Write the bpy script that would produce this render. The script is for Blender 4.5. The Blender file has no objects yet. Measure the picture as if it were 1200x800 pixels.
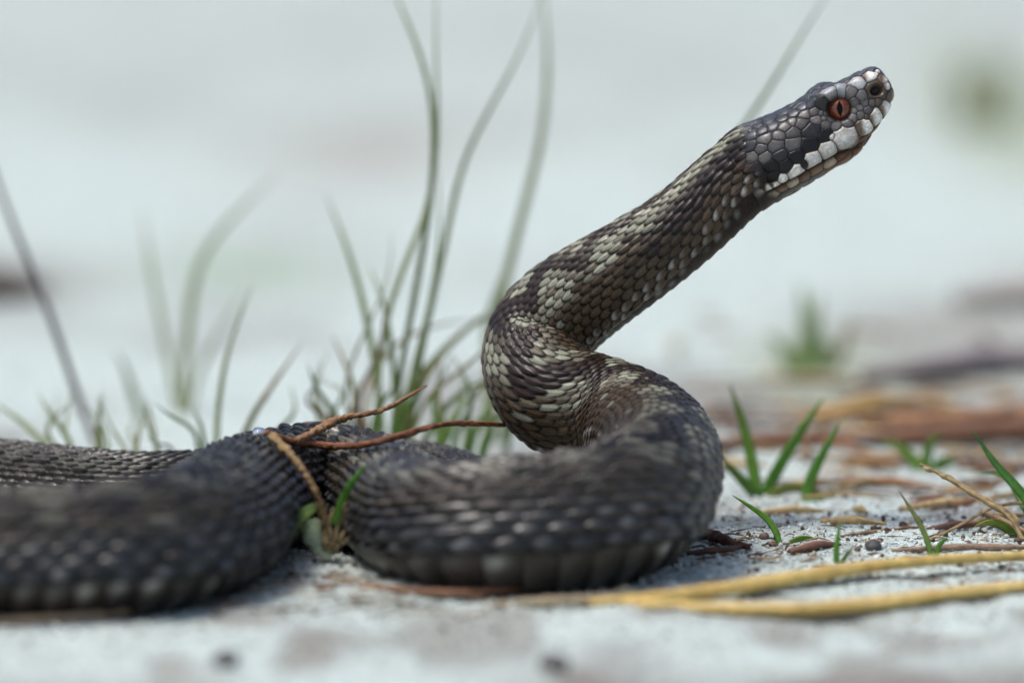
import bpy, math, random
import numpy as np
from mathutils import Vector

random.seed(7)
RNG = np.random.default_rng(7)
scene = bpy.context.scene
COL = scene.collection

# ------------------------------------------------------------------ camera
MM = 0.001
DIST = 1.5                       # metres to the plane of focus
VIEW = math.radians(9.0)         # angle at which the ray through the focus point meets the ground
PITCH = VIEW - math.atan(225 * 0.15 * MM / DIST)
CAM = np.array([0.0, -DIST * math.cos(VIEW), DIST * math.sin(VIEW)])
FWD = np.array([0.0, math.cos(PITCH), -math.sin(PITCH)])
UP = np.array([0.0, math.sin(PITCH), math.cos(PITCH)])
RIGHT = np.array([1.0, 0.0, 0.0])
FD = float(np.dot(-CAM, FWD))    # distance of the focus plane along the view axis
PX = 0.15 * MM                   # one photo pixel at the focus plane

cam_data = bpy.data.cameras.new("camera")
cam = bpy.data.objects.new("camera", cam_data)
COL.objects.link(cam)
cam.location = CAM
cam.rotation_euler = (math.pi / 2 - PITCH, 0, 0)
cam_data.sensor_width = 36
cam_data.lens = 36 * FD / (1200 * PX)
cam_data.clip_start = 0.05
cam_data.clip_end = 400
cam_data.dof.use_dof = True
cam_data.dof.focus_distance = FD - 0.007
cam_data.dof.aperture_fstop = 7.6
scene.camera = cam

# ------------------------------------------------------------------ sky, sun, exposure
SUN_EL, SUN_AZ = math.radians(70), math.radians(-105)   # azimuth measured from +Y (away from the camera) towards +X
world = bpy.data.worlds.new("World")
scene.world = world
world.use_nodes = True
wn = world.node_tree.nodes
wl = world.node_tree.links
bg = wn["Background"]
sky = wn.new("ShaderNodeTexSky")
sky.sky_type = 'NISHITA'
sky.sun_disc = False
sky.sun_elevation = SUN_EL
sky.sun_rotation = SUN_AZ
sky.air_density = 1.0
sky.dust_density = 4.0
sky.ozone_density = 0.8
wl.new(sky.outputs[0], bg.inputs[0])
bg.inputs[1].default_value = 0.105
sd = bpy.data.lights.new("sun", 'SUN')
sd.energy = 1.45
sd.angle = math.radians(14)
sd.color = (1.0, 0.98, 0.95)
sun = bpy.data.objects.new("sun", sd)
COL.objects.link(sun)
sdir = Vector((math.sin(SUN_AZ) * math.cos(SUN_EL), math.cos(SUN_AZ) * math.cos(SUN_EL), math.sin(SUN_EL)))
sun.rotation_euler = sdir.to_track_quat('Z', 'Y').to_euler()
sun.location = sdir * 5
scene.view_settings.view_transform = 'Standard'
scene.view_settings.look = 'None'
scene.view_settings.exposure = 0.58
scene.view_settings.gamma = 1.0
scene.render.engine = 'CYCLES'
scene.cycles.use_denoising = True
scene.cycles.max_bounces = 6


# ------------------------------------------------------------------ helpers
def P(px, py, d=0.0):
    """photo pixel + depth behind the focus plane (mm) -> world point"""
    z = FD + d * MM
    k = z / FD * PX
    return CAM + FWD * z + RIGHT * ((px - 600) * k) + UP * ((400 - py) * k)


def G(px, py, h=0.0):
    """photo pixel -> point on the ground plane raised by h mm"""
    v = FWD * FD + RIGHT * ((px - 600) * PX) + UP * ((400 - py) * PX)
    t = (h * MM - CAM[2]) / v[2]
    return CAM + v * t


def link(o, parent=None):
    COL.objects.link(o)
    if parent is not None:
        o.parent = parent
    return o


def tag(o, label=None, cat=None, group=None, kind=None):
    if label: o["label"] = label
    if cat: o["category"] = cat
    if group: o["group"] = group
    if kind: o["kind"] = kind
    return o


def root(name, loc, label, cat, group=None):
    o = bpy.data.objects.new(name, None)
    o.location = loc
    o.empty_display_size = 0.005
    link(o)
    return tag(o, label, cat, group)


def mesh_np(name, verts, quads, cols=None, smooth=True, tris=None):
    me = bpy.data.meshes.new(name)
    verts = np.asarray(verts, dtype=np.float32)
    quads = np.asarray(quads, dtype=np.int32).reshape(-1, 4) if quads is not None and len(quads) else np.zeros((0, 4), np.int32)
    tris = np.asarray(tris, dtype=np.int32).reshape(-1, 3) if tris is not None and len(tris) else np.zeros((0, 3), np.int32)
    nq, nt = len(quads), len(tris)
    me.vertices.add(len(verts))
    me.vertices.foreach_set("co", verts.ravel())
    me.loops.add(nq * 4 + nt * 3)
    me.loops.foreach_set("vertex_index", np.concatenate([quads.ravel(), tris.ravel()]))
    me.polygons.add(nq + nt)
    me.polygons.foreach_set("loop_start", np.concatenate([np.arange(nq) * 4, nq * 4 + np.arange(nt) * 3]).astype(np.int32))
    me.polygons.foreach_set("use_smooth", np.full(nq + nt, smooth))
    me.update(calc_edges=True)
    me.validate()
    if cols is not None:
        a = me.color_attributes.new("Col", 'FLOAT_COLOR', 'POINT')
        c = np.ones((len(verts), 4), np.float32)
        cols = np.asarray(cols)
        c[:, :cols.shape[1]] = cols
        a.data.foreach_set("color", c.ravel())
    return me


def place(me, name, mat, parent=None, loc=None):
    """object whose mesh was given in world coordinates; origin moved to loc"""
    o = bpy.data.objects.new(name, me)
    if mat: me.materials.append(mat)
    if parent is not None:
        off = np.array(parent.location)
        p = parent.parent
        while p is not None:
            off = off + np.array(p.location)
            p = p.parent
    else:
        off = np.zeros(3)
    l = np.zeros(3) if loc is None else np.asarray(loc, float)
    n = len(me.vertices)
    co = np.empty(n * 3, np.float32)
    me.vertices.foreach_get("co", co)
    co = co.reshape(-1, 3) - (l if loc is not None else off).astype(np.float32)
    me.vertices.foreach_set("co", co.ravel())
    me.update()
    o.location = (l - off) if loc is not None else (0, 0, 0)
    return link(o, parent)


def grid_quads(nr, nc, closed=False):
    i = np.arange(nr - 1)[:, None]
    m = nc if closed else nc - 1
    j = np.arange(m)[None, :]
    j2 = (j + 1) % nc
    return np.stack([i * nc + j, i * nc + j2, (i + 1) * nc + j2, (i + 1) * nc + j], -1).reshape(-1, 4)


def spline(pts, t_out=None, n=None, alpha=0.5):
    """natural cubic spline through pts (m x k), centripetal parameter from the first three columns"""
    pts = np.asarray(pts, float)
    d = np.linalg.norm(np.diff(pts[:, :3], axis=0), axis=1) ** alpha
    t = np.concatenate([[0], np.cumsum(d)])
    m = len(t)
    h = np.diff(t)
    A = np.zeros((m, m)); B = np.zeros((m, pts.shape[1]))
    A[0, 0] = A[-1, -1] = 1
    for i in range(1, m - 1):
        A[i, i - 1] = h[i - 1]; A[i, i] = 2 * (h[i - 1] + h[i]); A[i, i + 1] = h[i]
        B[i] = 3 * ((pts[i + 1] - pts[i]) / h[i] - (pts[i] - pts[i - 1]) / h[i - 1])
    c = np.linalg.solve(A, B)
    if t_out is None:
        t_out = np.linspace(0, t[-1], n)
    k = np.clip(np.searchsorted(t, t_out, side='right') - 1, 0, m - 2)
    x = (t_out - t[k])[:, None]
    b = (pts[k + 1] - pts[k]) / h[k][:, None] - h[k][:, None] * (2 * c[k] + c[k + 1]) / 3
    dd = (c[k + 1] - c[k]) / (3 * h[k][:, None])
    return pts[k] + b * x + c[k] * x ** 2 + dd * x ** 3


def sstep(a, b, x):
    t = np.clip((x - a) / (b - a), 0, 1)
    return t * t * (3 - 2 * t)


def hsh(*a):
    v = np.zeros_like(np.asarray(a[0], float))
    for i, q in enumerate(a):
        v = v + np.asarray(q, float) * (12.9898, 78.233, 37.719)[i % 3]
    v = np.sin(v) * 43758.5453
    return v - np.floor(v)


def vnoise(x, y, seed=0):
    """smooth 2d value noise in 0..1"""
    xi, yi = np.floor(x), np.floor(y)
    fx, fy = x - xi, y - yi
    fx = fx * fx * (3 - 2 * fx); fy = fy * fy * (3 - 2 * fy)
    r = lambda a, b: hsh(a, b, np.full_like(a, seed))
    return (r(xi, yi) * (1 - fx) + r(xi + 1, yi) * fx) * (1 - fy) + (r(xi, yi + 1) * (1 - fx) + r(xi + 1, yi + 1) * fx) * fy


# ------------------------------------------------------------------ materials
def new_mat(name):
    m = bpy.data.materials.new(name)
    m.use_nodes = True
    return m, m.node_tree.nodes, m.node_tree.links, m.node_tree.nodes["Principled BSDF"]


def attr_mat(name, rough=0.5, spec=0.5, noise_scale=900, noise_amt=0.25, bump=0.15, bump_dist=0.0001, coat=0.0, sub=0.0, rough_var=0.15, coat_rough=0.15):
    m, n, l, b = new_mat(name)
    at = n.new("ShaderNodeVertexColor"); at.layer_name = "Col"
    tc = n.new("ShaderNodeTexCoord")
    nz = n.new("ShaderNodeTexNoise"); nz.inputs["Scale"].default_value = noise_scale; nz.inputs["Detail"].default_value = 5
    l.new(tc.outputs["Object"], nz.inputs["Vector"])
    mr = n.new("ShaderNodeMapRange")
    mr.inputs["From Min"].default_value = 0.3; mr.inputs["From Max"].default_value = 0.7
    mr.inputs["To Min"].default_value = 1 - noise_amt; mr.inputs["To Max"].default_value = 1 + noise_amt
    l.new(nz.outputs["Fac"], mr.inputs["Value"])
    mx = n.new("ShaderNodeVectorMath"); mx.operation = 'SCALE'
    l.new(at.outputs["Color"], mx.inputs[0]); l.new(mr.outputs[0], mx.inputs["Scale"])
    l.new(mx.outputs[0], b.inputs["Base Color"])
    rr = n.new("ShaderNodeMapRange")
    rr.inputs["From Min"].default_value = 0.3; rr.inputs["From Max"].default_value = 0.7
    rr.inputs["To Min"].default_value = rough - rough_var; rr.inputs["To Max"].default_value = rough + rough_var
    l.new(nz.outputs["Fac"], rr.inputs["Value"]); l.new(rr.outputs[0], b.inputs["Roughness"])
    bp = n.new("ShaderNodeBump"); bp.inputs["Strength"].default_value = bump; bp.inputs["Distance"].default_value = bump_dist
    l.new(nz.outputs["Fac"], bp.inputs["Height"]); l.new(bp.outputs[0], b.inputs["Normal"])
    b.inputs["Specular IOR Level"].default_value = spec
    b.inputs["Coat Weight"].default_value = coat
    b.inputs["Coat Roughness"].default_value = coat_rough
    if sub:
        b.inputs["Subsurface Weight"].default_value = sub
        b.inputs["Subsurface Radius"].default_value = (0.001, 0.001, 0.0006)
    return m


M_SKIN = attr_mat("snake_skin", rough=0.36, spec=0.32, noise_scale=2600, noise_amt=0.22, bump=0.25, bump_dist=0.00006, rough_var=0.12)
M_SKIN.node_tree.links.new(next(n for n in M_SKIN.node_tree.nodes if n.type == 'VERTEX_COLOR').outputs['Alpha'], M_SKIN.node_tree.nodes['Principled BSDF'].inputs['Specular IOR Level'])
M_EYE = attr_mat("eye_iris", rough=0.16, spec=0.35, noise_scale=2500, noise_amt=0.45, bump=0.0, coat=0.6, rough_var=0.02, coat_rough=0.03)
M_PUPIL = attr_mat("pupil", rough=0.1, spec=0.1, noise_amt=0.0, bump=0.0, coat=0.05, rough_var=0.0, coat_rough=0.03)
M_DRY = attr_mat("dry_plant", rough=0.65, spec=0.35, noise_scale=900, noise_amt=0.4, bump=0.6, bump_dist=0.0003)
M_STRAW = attr_mat("straw", rough=0.5, spec=0.45, noise_scale=500, noise_amt=0.25, bump=0.4, bump_dist=0.0002)
M_STONE = attr_mat("stone", rough=0.6, spec=0.5, noise_scale=1500, noise_amt=0.35, bump=0.5, bump_dist=0.0002)


def leaf_mat():
    m = attr_mat("grass_leaf", rough=0.45, spec=0.45, noise_scale=700, noise_amt=0.22, bump=0.25, bump_dist=0.0001)
    n, l = m.node_tree.nodes, m.node_tree.links
    b = n["Principled BSDF"]
    out = n["Material Output"]
    tr = n.new("ShaderNodeBsdfTranslucent")
    mix = n.new("ShaderNodeMixShader"); mix.inputs[0].default_value = 0.4
    src = b.inputs["Base Color"].links[0].from_socket
    l.new(src, tr.inputs["Color"])
    l.new(b.outputs[0], mix.inputs[1]); l.new(tr.outputs[0], mix.inputs[2])
    l.new(mix.outputs[0], out.inputs["Surface"])
    return m


M_LEAF = leaf_mat()


def sand_mat():
    m, n, l, b = new_mat("sand")
    tc = n.new("ShaderNodeTexCoord")
    at = n.new("ShaderNodeVertexColor"); at.layer_name = "Col"
    fine = n.new("ShaderNodeTexNoise"); fine.inputs["Scale"].default_value = 1400; fine.inputs["Detail"].default_value = 6; fine.inputs["Roughness"].default_value = 0.7
    vo = n.new("ShaderNodeTexVoronoi"); vo.inputs["Scale"].default_value = 1500
    l.new(tc.outputs["Object"], fine.inputs["Vector"]); l.new(tc.outputs["Object"], vo.inputs["Vector"])
    sep = n.new("ShaderNodeSeparateColor"); l.new(vo.outputs["Color"], sep.inputs[0])
    ramp = n.new("ShaderNodeValToRGB")
    e = ramp.color_ramp.elements
    e[0].position = 0.0; e[0].color = (0.16, 0.15, 0.14, 1)
    e[1].position = 1.0; e[1].color = (1.1, 1.1, 1.1, 1)
    x = e.new(0.07); x.color = (0.3, 0.28, 0.26, 1)
    x = e.new(0.16); x.color = (0.9, 0.9, 0.9, 1)
    l.new(sep.outputs[0], ramp.inputs[0])
    mr = n.new("ShaderNodeMapRange")
    mr.inputs["From Min"].default_value = 0.3; mr.inputs["From Max"].default_value = 0.7
    mr.inputs["To Min"].default_value = 0.72; mr.inputs["To Max"].default_value = 1.12
    l.new(fine.outputs["Fac"], mr.inputs["Value"])
    mx = n.new("ShaderNodeMix"); mx.data_type = 'RGBA'; mx.blend_type = 'MULTIPLY'; mx.inputs[0].default_value = 1
    l.new(at.outputs["Color"], mx.inputs[6]); l.new(ramp.outputs[0], mx.inputs[7])
    sc = n.new("ShaderNodeVectorMath"); sc.operation = 'SCALE'
    l.new(mx.outputs[2], sc.inputs[0]); l.new(mr.outputs[0], sc.inputs["Scale"])
    l.new(sc.outputs[0], b.inputs["Base Color"])
    b.inputs["Roughness"].default_value = 0.75
    bp = n.new("ShaderNodeBump"); bp.inputs["Strength"].default_value = 0.8; bp.inputs["Distance"].default_value = 0.0005
    l.new(fine.outputs["Fac"], bp.inputs["Height"]); l.new(bp.outputs[0], b.inputs["Normal"])
    return m


M_SAND = sand_mat()


# ------------------------------------------------------------------ ground
def ground_height(x, y):
    """metres; gentle lumps, finer close to the snake"""
    near = np.exp(-((x / 0.35) ** 2 + (y / 0.45) ** 2))
    h = (vnoise(x / 0.03, y / 0.03, 1) - 0.5) * 0.0016 + (vnoise(x / 0.009, y / 0.009, 2) - 0.5) * 0.0011 + (vnoise(x / 0.0032, y / 0.0032, 3) - 0.5) * 0.0007
    far = (vnoise(x / 0.25, y / 0.25, 4) - 0.5) * 0.012 * sstep(0.25, 0.9, np.hypot(x, y))
    return h * near - 0.0004 + far


def axis_steps(inner, step, outer, grow=1.12):
    a = list(np.arange(0, inner, step))
    s = step
    while a[-1] < outer:
        s *= grow
        a.append(a[-1] + s)
    return np.array(a)


ax = axis_steps(0.115, 0.0009, 60)
gx = np.concatenate([-ax[:0:-1], ax])
ayp = axis_steps(0.08, 0.0009, 60, 1.06)
ayn = axis_steps(0.12, 0.0009, 30, 1.12)
gy = np.concatenate([-ayn[:0:-1], ayp])
X, Y = np.meshgrid(gx, gy)
Z = ground_height(X, Y)
V = np.stack([X, Y, Z], -1).reshape(-1, 3)
# earth colours: pale sand, greyer damp patches, brown humus towards the right behind the snake
n1 = vnoise(X / 0.05, Y / 0.09, 11); n2 = vnoise(X / 0.016, Y / 0.03, 12); n3 = vnoise(X / 0.3, Y / 0.22, 13)
sandc = np.array([0.62, 0.715, 0.672])
damp = np.array([0.33, 0.325, 0.30])
humus = np.array([0.22, 0.18, 0.145])
k = sstep(0.48, 0.80, n1 * 0.6 + n2 * 0.4) * (0.85 - 0.6 * sstep(0.1, 0.35, Y))
c = sandc[None, None] * (1 - k[..., None]) + damp * k[..., None]
kh = np.exp(-((X - 0.11) / 0.06) ** 2 - ((Y - 0.14) / 0.07) ** 2) * (0.2 + 0.9 * n2)
n5 = vnoise(X / 0.0045, Y / 0.007, 15)
kh = np.maximum(kh, sstep(0.66, 0.9, n5) * 0.45 * np.exp(-((Y - 0.0) / 0.06) ** 2) * sstep(0.35, 0.6, vnoise(X / 0.02, Y / 0.03, 16)))
kh = np.maximum(kh, sstep(0.62, 0.85, n3) * 0.14 * sstep(0.2, 0.5, Y))
kh = np.maximum(kh, np.exp(-((X + 0.125) / 0.035) ** 2 - ((Y - 0.35) / 0.05) ** 2) * 0.55)
n6 = vnoise(X / 0.011, Y / 0.022, 17)
kh = np.maximum(kh, sstep(0.45, 0.8, n6) * 0.6 * (1 - sstep(-0.09, -0.06, Y)))
kh = np.maximum(kh, np.exp(-((X - 0.085) / 0.025) ** 2 - ((Y + 0.155) / 0.03) ** 2) * 0.7)
kh = np.maximum(kh, np.exp(-((X + 0.08) / 0.03) ** 2 - ((Y + 0.16) / 0.012) ** 2) * 0.5)
kh = np.clip(kh, 0, 0.9)[..., None]
c = c * (1 - kh) + humus * kh
# wide patches of litter-stained and mossy sand farther back
for (qx, qy, sx, sy, pc, st) in [(10, 335, 95, 24, (0.26, 0.20, 0.17), 0.6), (430, 190, 150, 45, (0.44, 0.41, 0.36), 0.5), (1130, 395, 150, 48, (0.27, 0.22, 0.18), 0.75),
                                 (1165, 130, 80, 75, (0.30, 0.36, 0.17), 0.65), (300, 315, 170, 34, (0.36, 0.46, 0.33), 0.5), (760, 60, 220, 40, (0.46, 0.52, 0.47), 0.4), (120, 90, 200, 40, (0.44, 0.50, 0.46), 0.4),
                                 (960, 430, 90, 40, (0.30, 0.34, 0.16), 0.5)]:
    a_, b_ = G(qx, qy + sy), G(qx, qy - sy)
    m_ = G(qx, qy)
    sxm = sx * PX * (m_[1] - CAM[1]) / FD; sym = abs(b_[1] - a_[1]) / 2
    w_ = (np.exp(-((X - m_[0]) / sxm) ** 2 - ((Y - m_[1]) / sym) ** 2) * st * (0.6 + 0.8 * vnoise(X / 0.03, Y / 0.08, 31)))[..., None]
    w_ = np.clip(w_, 0, 0.9)
    c = c * (1 - w_) + np.array(pc) * w_
gm = mesh_np("ground", V, grid_quads(len(gy), len(gx)), c.reshape(-1, 3))
ground = place(gm, "ground", M_SAND)
tag(ground, "pale grey sandy ground", None, kind="structure")


# ------------------------------------------------------------------ the snake
HS = 0.15 * MM
AX = RIGHT * 0.85 + UP * 0.525          # head axis, neck -> snout
AX /= np.linalg.norm(AX)
TD = -RIGHT * 0.525 + UP * 0.85         # head dorsal direction
TD /= np.linalg.norm(TD)
WD = -FWD                                # towards the side that shows
HB = P(868, 208, 0)                      # base of the head


def px2st(px, py):
    dx, dy = px - 868, py - 208
    return 0.85 * dx - 0.525 * dy, -0.525 * dx - 0.85 * dy


def camvec(r, u, k):
    return RIGHT * r + UP * u + WD * k


# control stations: px, py, depth mm, radius mm, dorsal vector (right, up, towards camera)
neck_up = (-0.525, 0.85, 0)
ctrl = [
    (868 + 34, 208 - 21, 0, 6.9, neck_up),
    (868, 208, 0, 6.9, neck_up),
    (812, 257, 0, 7.05, (-0.55, 0.80, 0.25)),
    (742, 308, 1, 7.8, (-0.52, 0.70, 0.50)),
    (674, 353, 4, 8.7, (-0.60, 0.55, 0.68)),
    (630, 402, 5, 9.2, (-0.60, 0.36, 0.72)),
    (642, 455, -1, 9.5, (-0.30, 0.45, 0.84)),
    (690, 481, -3, 9.9, (0.0, 0.72, 0.68)),
    (741, 500, -8, 10.0, (0.25, 0.85, 0.40)),
    (774, 543, -28, 10.4, (0.45, 0.88, 0.15)),
    (738, 592, -49, 10.9, (0.15, 0.97, -0.10)),
    (660, 610, -57, 11.0, (0.0, 0.98, -0.12)),
    (565, 611, -58, 10.4, (0.0, 0.98, -0.10)),
    (497, 608, -48, 9.5, (-0.05, 1.0, 0.0)),
    (458, 585, -22, 9.2, (0.0, 1.0, 0.10)),
    (385, 563, 1, 9.2, (0.0, 1.0, 0.25)),
    (300, 580, -18, 9.8, (0.0, 1.0, 0.10)),
    (258, 607, -50, 10.5, (0.0, 1.0, 0.0)),
    (190, 636, -76, 10.5, (0.0, 1.0, -0.05)),
    (90, 646, -84, 10.3, (0.0, 1.0, -0.05)),
    (-30, 649, -86, 10.1, (0.0, 1.0, 0)),
    (-190, 640, -80, 9.5, (0.0, 1.0, 0)),
    (-290, 610, -45, 8.6, (0.0, 1.0, 0)),
    (-250, 580, 0, 7.7, (0.0, 1.0, 0)),
    (-130, 562, 19, 7.0, (0.0, 1.0, 0.1)),
    (0, 562, 19, 6.6, (0.0, 1.0, 0.2)),
    (150, 575, 9, 6.3, (0.0, 1.0, 0.2)),
    (270, 572, 14, 6.2, (0.0, 1.0, 0.1)),
    (385, 561, 25, 6.2, (0.0, 1.0, 0)),
    (480, 561, 24, 6.2, (0.0, 1.0, 0)),
    (537, 571, 16, 5.9, (0.0, 1.0, 0)),
    (548, 588, 0, 5.2, (0.0, 1.0, 0)),
    (505, 600, -10, 4.2, (0.0, 1.0, 0)),
    (455, 605, -8, 2.8, (0.0, 1.0, 0)),
    (430, 610, -5, 1.2, (0.0, 1.0, 0)),
]
CP = []
for i, (px, py, d, r, dv) in enumerate(ctrl):
    p = P(px, py, d)
    if i >= 11:
        p[2] = r * MM * 0.97          # lies on the ground
    CP.append(np.concatenate([p, [r * MM], camvec(*dv)]))
S = spline(np.array(CP), n=6000)
arc = np.concatenate([[0], np.cumsum(np.linalg.norm(np.diff(S[:, :3], axis=0), axis=1))])
i0 = int(np.argmin(np.linalg.norm(S[:, :3] - HB, axis=1)))
arc -= arc[i0]
Ltot = arc[-1]
# scale pitch along the body
rr_ = S[:, 3]
far_l = np.clip((arc - 0.05) / 0.15, 0, 1)
pitch = rr_ * np.interp(arc, [0, 0.02, 0.035, 0.05, 0.075, 0.10, 0.13, 0.17], [0.42, 0.34, 0.26, 0.205, 0.22, 0.29, 0.39, 0.43])
rho_ = np.concatenate([[0], np.cumsum(np.diff(arc) / pitch[:-1])])
rho_ -= rho_[i0]
# ring positions: about 10 per scale row, fewer where the body is out of the photograph
rings = []
u = 0.0
while u < Ltot - 0.0003:
    rings.append(u)
    q = np.array([np.interp(u, arc, S[:, j]) for j in range(3)])
    pitch_u = np.interp(u, arc, pitch)
    xo = abs(q[0]) > 0.105
    u += pitch_u / (5 if xo else 10)
rings = np.array(rings)
NA = 400
theta = np.linspace(0, 2 * np.pi, NA, endpoint=False) - np.pi
fi = lambda j: np.interp(rings, arc, S[:, j])
C = np.stack([fi(0), fi(1), fi(2)], -1)
R = fi(3)
Dv = np.stack([fi(4), fi(5), fi(6)], -1)
Tn = np.stack([np.interp(rings, arc, np.gradient(S[:, j], arc)) for j in range(3)], -1)
Tn /= np.linalg.norm(Tn, axis=1)[:, None]
wt_ = (1 - sstep(0.0, 0.010, rings))[:, None]      # first rings of the neck lie square to the head
Tn = Tn * (1 - wt_) - AX * wt_
Tn /= np.linalg.norm(Tn, axis=1)[:, None]
Dv = Dv * (1 - wt_) + TD * wt_
Dv -= (Dv * Tn).sum(1)[:, None] * Tn
Dv /= np.linalg.norm(Dv, axis=1)[:, None]
Sv = np.cross(Dv, Tn)
RHO = np.interp(rings, arc, rho_)
PIT = np.interp(rings, arc, pitch)

# ---- head rings
hs = np.concatenate([np.arange(0.7, 196, 0.7), 196 + 10 * np.sin(np.linspace(0, np.pi / 2, 34))[:-1], [205.98]])[::-1]   # snout -> neck


def prof(tab, s, sm=3.5):
    a = np.array(tab, float)
    x = np.arange(-60, 230, 0.5)
    y = np.interp(x, a[:, 0], a[:, 1])
    kx = np.arange(-30, 30.5, 0.5)
    kern = np.exp(-(kx / sm) ** 2 / 2); kern /= kern.sum()
    y = np.convolve(np.pad(y, 60, mode='edge'), kern, 'valid')
    return np.interp(s, x, y)


T1 = [(-60, 46), (-10, 45), (0, 46), (18, 49.5), (34, 50.5), (54, 46.5), (75, 43), (98, 41), (112, 41.5), (122, 44), (137, 45), (145, 40), (151, 35), (160, 33.5), (166, 33.5), (186, 31.5), (196, 29), (230, 29)]
T0 = [(-60, -46), (0, -46), (26, -46.5), (73, -47), (97, -47), (115, -48.5), (130, -47.5), (140, -44), (151, -39), (171, -30.5), (189, -20), (196, -15), (230, -15)]
HW = [(-60, 46), (0, 46), (20, 51), (40, 57), (60, 57), (80, 53), (100, 49), (120, 45), (138, 42), (155, 38), (170, 35), (185, 31), (196, 26), (230, 26)]
NE = [(-60, 2), (0, 2), (40, 2.2), (100, 2.6), (150, 2.8), (230, 2.6)]
t1, t0, hw, ne = (prof(T, hs) for T in (T1, T0, HW, NE))
capf = np.sqrt(np.clip(1 - (np.clip(hs - 196, 0, 10) / 10) ** 2, 1e-5, 1))
mid = (t1 + t0) / 2
half = (t1 - t0) / 2 * capf
hwc = hw * capf
ct, st_ = np.cos(theta), np.sin(theta)
e = 2 / ne[:, None]
tt = mid[:, None] + half[:, None] * np.sign(ct) * np.abs(ct) ** e
ww = hwc[:, None] * np.sign(st_) * np.abs(st_) ** e
ss = np.repeat(hs[:, None], NA, 1)


def side_w(s, t):
    """half width of the bare head at (s, t)"""
    a1, a0, h_, n_ = prof(T1, s), prof(T0, s), prof(HW, s), prof(NE, s)
    m_, hf = (a1 + a0) / 2, (a1 - a0) / 2
    x = np.clip(np.abs((t - m_) / hf), 0, 0.999)
    return h_ * (1 - x ** n_) ** (1 / n_)


# ---- scale centres on the head: pixel positions read off the flank that shows
Z1 = lambda x, y: px2st(780 + x / 4, 60 + y / 4)
# (x, y in enlarged pixels, size, colour key, elongation)
hsc = []
Wt, WB, BR, GR, DG, DK, LB, SG = 'white', 'whitebrown', 'brown', 'grey', 'darkgrey', 'dark', 'lowbrown', 'slate'
for (x, y, sz, key) in [
    (1016, 266, 34, WB), (971, 310, 36, WB), (924, 351, 38, WB), (825, 400, 54, Wt), (748, 462, 40, Wt), (676, 508, 42, Wt), (600, 560, 38, Wt),
    (770, 405, 16, Wt), (540, 592, 22, Wt), (505, 620, 20, WB), (470, 640, 20, WB), (428, 664, 22, WB), (395, 690, 22, WB), (355, 722, 22, WB), (320, 745, 22, WB),
    # lower jaw
    (1036, 330, 22, LB), (1000, 372, 26, LB), (950, 425, 34, LB), (895, 470, 34, LB), (815, 490, 26, LB), (765, 525, 28, 'lowpale'), (700, 558, 30, 'lowmix'), (645, 590, 28, 'lowmix'), (592, 618, 28, 'lowpale'), (540, 646, 24, 'lowmix'), (500, 674, 24, 'lowpale'), (450, 700, 24, 'lowmix'), (405, 732, 24, 'lowmix'), (365, 762, 24, 'lowmix'),
    (905, 468, 28, LB), (840, 505, 28, LB), (770, 552, 24, 'lowmix'), (700, 590, 32, GR), (630, 630, 32, GR), (560, 668, 32, GR), (490, 715, 32, GR), (430, 760, 32, GR),
    # snout
    (865, 198, 30, GR), (900, 155, 34, 'brow'), (950, 124, 36, WB), (1020, 135, 30, WB), (1030, 165, 24, WB), (985, 185, 54, BR), (1040, 215, 26, BR), (1048, 255, 22, BR), (965, 92, 30, SG), (920, 110, 28, SG), (990, 88, 22, Wt), (1030, 112, 20, BR),
    (912, 215, 28, GR), (885, 242, 26, GR), (930, 250, 22, GR), (905, 270, 22, GR), (942, 282, 24, GR), (963, 245, 20, GR), (872, 315, 24, GR), (908, 304, 24, GR), (846, 343, 26, GR), (795, 358, 26, GR), (880, 285, 18, GR), (985, 240, 20, BR), (935, 312, 16, BR),
    # round the eye and the temple
    (765, 210, 34, 'brow'), (815, 196, 32, 'brow'), (725, 255, 34, DG), (692, 292, 28, GR), (722, 298, 16, GR), (745, 300, 14, GR), (735, 322, 14, GR), (770, 326, 16, GR), (745, 352, 24, GR), (700, 330, 28, GR), (645, 307, 32, GR), (630, 344, 38, GR), (676, 378, 46, DG), (740, 398, 38, DK), (590, 390, 38, GR), (526, 405, 32, GR), (555, 362, 34, GR), (592, 440, 42, GR), (668, 440, 46, DK), (512, 450, 40, GR), (442, 465, 32, GR), (462, 420, 32, GR), (530, 492, 36, DG), (606, 496, 40, DK), (458, 502, 32, GR), (402, 505, 32, GR), (395, 452, 28, SG), (350, 512, 26, GR), (415, 545, 28, DG), (490, 545, 32, DK), (560, 540, 34, DK), (350, 560, 28, DK), (300, 560, 28, DK), (440, 590, 28, DK), (500, 590, 26, DK), (380, 610, 28, DK), (320, 610, 28, DK), (430, 630, 24, DK), (350, 660, 28, DK), (290, 660, 28, DK), (380, 650, 24, DK), (640, 530, 22, DK),
    (680, 255, 28, SG), (640, 270, 26, SG), (600, 300, 28, SG), (590, 340, 28, GR), (545, 325, 26, SG), (500, 360, 28, SG), (450, 380, 28, SG), (400, 400, 28, SG), (480, 330, 26, SG), (430, 350, 26, SG), (380, 375, 26, SG), (340, 410, 26, SG), (350, 460, 26, SG), (300, 470, 26, GR),
]:
    s_, t_ = Z1(x, y)
    w_ = float(side_w(np.array([s_]), np.array([t_]))[0])
    hsc.append((s_, t_, w_, sz / 4, key))
base_pts = np.array([h[:3] for h in hsc])
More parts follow.
